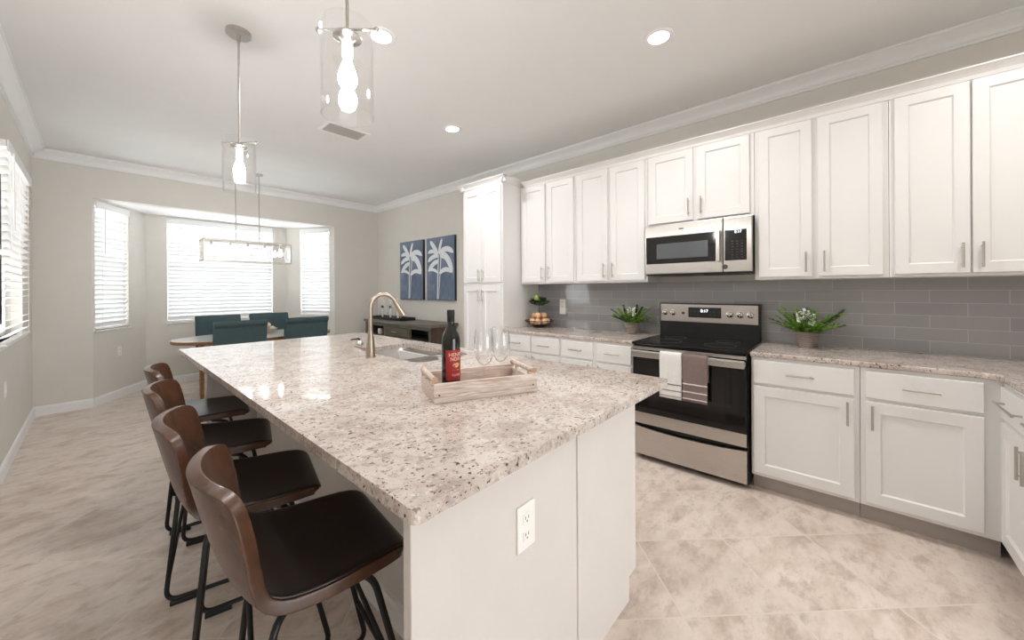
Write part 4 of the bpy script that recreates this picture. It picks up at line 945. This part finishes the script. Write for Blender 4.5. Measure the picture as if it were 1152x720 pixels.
def palm(label, y0, y1, z0, z1):
    """white banana palm on a blue canvas; faces -x, picture-left is +y"""
    r = thing('palm_picture', label, 'picture', (XK, (y0+y1)/2, z0), group='pair of blue palm pictures'); D = 0.038
    bm = BM(); box(bm, XK-D, y0, z0, XK, y1, z1); cv = obj('canvas_edge', bm, 'canvas_edge', r)
    bm = BM(); box(bm, XK-D-0.0015, y0+0.003, z0+0.003, XK-D+0.0005, y1-0.003, z1-0.003); obj('painting', bm, 'canvas', r)
    w, h = y1-y0, z1-z0; P = lambda u, v, d=0: Vector((XK-D-0.0018-d, y1-u*w, z0+v*h))
    bm = BM()
    a = [P(0.38, 0.02), P(0.42, 0.02), P(0.455, 0.72), P(0.425, 0.72)]; bm.faces.new([bm.verts.new(p) for p in a])
    a = [P(0.435, 0.02), P(0.45, 0.02), P(0.55, 0.68), P(0.52, 0.70)]; bm.faces.new([bm.verts.new(p) for p in a])
    obj('palm_trunk', bm, 'palm', r)
    # leaves: (base, control, tip, width)
    L = [((0.42, 0.72), (0.30, 0.86), (0.13, 0.95), 0.055), ((0.46, 0.74), (0.50, 0.86), (0.58, 0.97), 0.04), ((0.42, 0.72), (0.25, 0.83), (0.05, 0.76), 0.045), ((0.42, 0.70), (0.22, 0.72), (0.05, 0.62), 0.05),
         ((0.43, 0.62), (0.22, 0.60), (0.07, 0.46), 0.055), ((0.48, 0.73), (0.72, 0.87), (0.97, 0.73), 0.06), ((0.50, 0.70), (0.78, 0.76), (0.93, 0.42), 0.075), ((0.48, 0.42), (0.70, 0.54), (0.93, 0.43), 0.05), ((0.42, 0.44), (0.25, 0.52), (0.05, 0.48), 0.035)]
    bm = BM()
    for i, (A, B, C_, wd) in enumerate(L):
        n = 9; le, ri = [], []
        for k in range(n+1):
            t = k/n; x = A[0]*(1-t)**2+2*B[0]*t*(1-t)+C_[0]*t*t; y = A[1]*(1-t)**2+2*B[1]*t*(1-t)+C_[1]*t*t
            tx = 2*(1-t)*(B[0]-A[0])+2*t*(C_[0]-B[0]); ty = (2*(1-t)*(B[1]-A[1])+2*t*(C_[1]-B[1]))*h/w; m = math.hypot(tx, ty) or 1
            ww = wd*min(1, 0.15+math.sin(PI*min(1, 0.08+0.88*t))**0.6)
            if t == 1: ww *= 0.25
            nx, ny = -ty/m*ww, tx/m*ww*w/h
            le.append(bm.verts.new(P(x+nx, y+ny, 0.0002*i+0.0004))); ri.append(bm.verts.new(P(x-nx, y-ny, 0.0002*i+0.0004)))
        for k in range(n): bm.faces.new((le[k], le[k+1], ri[k+1], ri[k]))
    obj('palm_leaves', bm, 'palm', r)
palm('left one of two blue canvas pictures with a white palm', 4.93, 5.59, 1.178, 2.145)
palm('right one of two blue canvas pictures with a white palm, beside the pantry', 4.158, 4.83, 1.178, 2.140)
# dark pictures on the left wall at the edge of the photo
for lab, z0, z1 in (('upper of two black framed pictures on the left wall', 1.63, 2.14), ('lower of two black framed pictures on the left wall', 1.12, 1.59)):
    r = thing('framed_picture', lab, 'picture', (XL, 3.95, z0))
    bm = BM(); y0, y1 = 3.68, 4.235
    for a in ((y0, z0, y1, z0+0.03), (y0, z1-0.03, y1, z1), (y0, z0+0.03, y0+0.03, z1-0.03), (y1-0.03, z0+0.03, y1, z1-0.03)): box(bm, XL, a[0], a[1], XL+0.028, a[2], a[3])
    obj('frame', bm, 'blackmetal', r); bm = BM(); box(bm, XL, y0+0.03, z0+0.03, XL+0.012, y1-0.03, z1-0.03); obj('print', bm, 'photo', r)

# ------------------------------------------------------------------ plants and fruit
def blade(bm, base, d, L, w, droop=0.25, n=4):
    d = Vector(d).normalized(); s = d.cross(Vector((0, 0, 1)))
    if s.length < 1e-3: s = Vector((1, 0, 0))
    s.normalize(); le, ri = [], []
    for k in range(n+1):
        t = k/n; p = Vector(base)+d*L*t+Vector((0, 0, -droop*L*t*t)); ww = w*math.sin(PI*(0.1+0.88*t))
        le.append(bm.verts.new(p+s*ww)); ri.append(bm.verts.new(p-s*ww))
    for k in range(n): bm.faces.new((le[k], le[k+1], ri[k+1], ri[k]))
def plant(label, x, y, seed, spread, hgt, flowers):
    rnd = random.Random(seed); r = thing('potted_plant', label, 'plant', (x, y, CT))
    bm = BM(); lathe(bm, [(0, 0), (0.045, 0), (0.05, 0.004), (0.064, 0.098), (0.069, 0.104), (0.067, 0.11), (0.060, 0.108), (0.055, 0.09), (0, 0.09)], (x, y, CT), 32); obj('basket', bm, 'wicker', r, smooth=True)
    bm = BM(); lathe(bm, [(0, 0.094), (0.056, 0.092)], (x, y, CT), 20); obj('soil', bm, 'soil', r)
    bl, bd, bs = BM(), BM(), BM()
    for i in range(38):
        a = rnd.uniform(0, 2*PI); el = rnd.uniform(0.35, 1.45); d = Vector((math.cos(a)*math.cos(el)*0.75, math.sin(a)*math.cos(el), math.sin(el)))
        L = rnd.uniform(0.65, 1.0)*(spread*math.cos(el)+hgt*math.sin(el)); b = Vector((x+0.03*math.cos(a), y+0.03*math.sin(a), CT+0.092))
        tip = b+d*L
        if tip.x > XK-0.03: d.x *= 0.2
        tube(bs, [b, b+d*L*0.5, b+d*L*0.98+Vector((0, 0, -0.08*L))], 0.0014, 5)
        m = bl if rnd.random() < 0.66 else bd
        for k in range(9):
            t = 0.2+0.8*k/8; p = b+d*L*t+Vector((0, 0, -0.08*L*t*t))
            for q in (-1, 1):
                s = d.cross(Vector((0, 0, 1))).normalized()*q; blade(m, p, s+d*0.7+Vector((0, 0, rnd.uniform(-0.2, 0.5))), 0.040*(1.15-0.5*t), 0.0095, 0.1, 3)
    obj('light_leaves', bl, 'leaf', r, smooth='all'); obj('dark_leaves', bd, 'leafdark', r, smooth='all'); obj('stems', bs, 'leafdark', r)
    for fx, fy, fz in flowers:
        bm = BM(); c = Vector((x+fx, y+fy, CT+fz)); tube(bm, [(x, y, CT+0.1), c+Vector((0, 0, 0.01))], 0.0015, 5)
        for k in range(16): a = rnd.uniform(0, 2*PI); p = c+Vector((math.cos(a)*0.013, math.sin(a)*0.013, 0.055-0.0048*k)); ico(bm, p, 0.0105, 1, (1, 1, 0.7))
        obj('flower_spike', bm, 'petal', r, smooth='all')
plant('green plant in a grey wicker basket, left of the stove', 3.40, 1.465, 3, 0.155, 0.19, [(-0.07, -0.055, 0.19), (-0.065, -0.005, 0.19)])
plant('green plant with white blossoms in a wicker basket, right of the stove', 3.40, 0.188, 11, 0.165, 0.18, [(-0.075, 0.035, 0.195), (-0.08, -0.03, 0.18), (-0.06, 0.0, 0.215)])
FXc, FYc = 3.34, 2.495
fs = thing('fruit_stand', 'two-tier bronze wire fruit stand in the corner by the pantry', 'fruit stand', (FXc, FYc, CT))
def wire_bowl(z, R, h, name):
    bm = BM(); circ = lambda r, zz: [(FXc+r*math.cos(2*PI*k/28), FYc+r*math.sin(2*PI*k/28), zz) for k in range(28)]
    tube(bm, circ(R, z+h), 0.004, 6, closed=True); tube(bm, circ(R*0.45, z+0.003), 0.003, 6, closed=True); tube(bm, circ(R*0.8, z+h*0.4), 0.002, 5, closed=True)
    for k in range(14):
        a = 2*PI*k/14; c, s = math.cos(a), math.sin(a)
        tube(bm, [(FXc+c*R*q, FYc+s*R*q, z+h*(q**2.2)) for q in (0.05, 0.3, 0.5, 0.7, 0.85, 1.0)], 0.0018, 5)
    obj(name, bm, 'wire', fs)
wire_bowl(CT+0.012, 0.158, 0.062, 'lower_bowl'); wire_bowl(CT+0.245, 0.115, 0.045, 'upper_bowl')
bm = BM(); tube(bm, [(FXc, FYc, CT+0.004), (FXc, FYc, CT+0.25)], 0.004, 8); obj('post', bm, 'wire', fs)
bm = BM(); lathe(bm, [(0, 0), (0.07, 0), (0.07, 0.004), (0.006, 0.012), (0, 0.012)], (FXc, FYc, CT), 24); obj('foot', bm, 'wire', fs, smooth=True)
pf = None; spots = [(0.084*math.cos(a), 0.084*math.sin(a), 0.068) for a in [2*PI*k/7 for k in range(7)]] + [(0.052*math.cos(a+0.35), 0.052*math.sin(a+0.35), 0.132) for a in [2*PI*k/4 for k in range(4)]]
for i, (a, b, z) in enumerate(spots):
    if pf is None:
        bm = BM(); lathe(bm, [(0, 0.028), (0.006, 0.031), (0.02, 0.029), (0.032, 0.014), (0.0345, 0), (0.031, -0.016), (0.018, -0.029), (0, -0.032)], (0, 0, 0), 20); pf = obj('peach', bm, 'peach', smooth='all'); tag(pf, 'pale orange round fruit heaped in the lower wire bowl', 'fruit', 'fruit in the lower bowl'); q = pf
    else: q = pf.copy(); COL.objects.link(q)
    q.location = (FXc+a, FYc+b, CT+z); q.rotation_euler = (0.4*math.sin(i*2.1), 0.4*math.cos(i*1.7), i)
gl = thing('leafy_greens', 'dark green leafy heap in the upper wire bowl', 'greens', (FXc, FYc, CT+0.262))
rnd = random.Random(5); bm = BM()
for i in range(70):
    a = rnd.uniform(0, 2*PI); el = rnd.uniform(0.15, 1.4); blade(bm, (FXc+0.02*math.cos(a), FYc+0.02*math.sin(a), CT+0.262+0.012*rnd.random()), (math.cos(a)*math.cos(el), math.sin(a)*math.cos(el), math.sin(el)), 0.085+0.075*math.cos(el)*rnd.uniform(0.6, 1.0), 0.03, 0.3, 5)
obj('leaves', bm, 'leafdark', gl, smooth='all')
pe = thing('pear', 'green pear on the leafy heap of the upper wire bowl', 'pear', (FXc-0.055, FYc-0.01, CT+0.285))
bm = BM(); lathe(bm, [(0, -0.004), (0.018, 0.0), (0.031, 0.016), (0.032, 0.03), (0.024, 0.05), (0.014, 0.066), (0.008, 0.072), (0, 0.074)], (FXc-0.055, FYc-0.01, CT+0.288), 20); obj('flesh', bm, 'pear', pe, smooth='all')
bm = BM(); tube(bm, [(FXc-0.055, FYc-0.01, CT+0.36), (FXc-0.05, FYc-0.006, CT+0.378)], 0.0015, 5); obj('stalk', bm, 'oldbrown', pe)
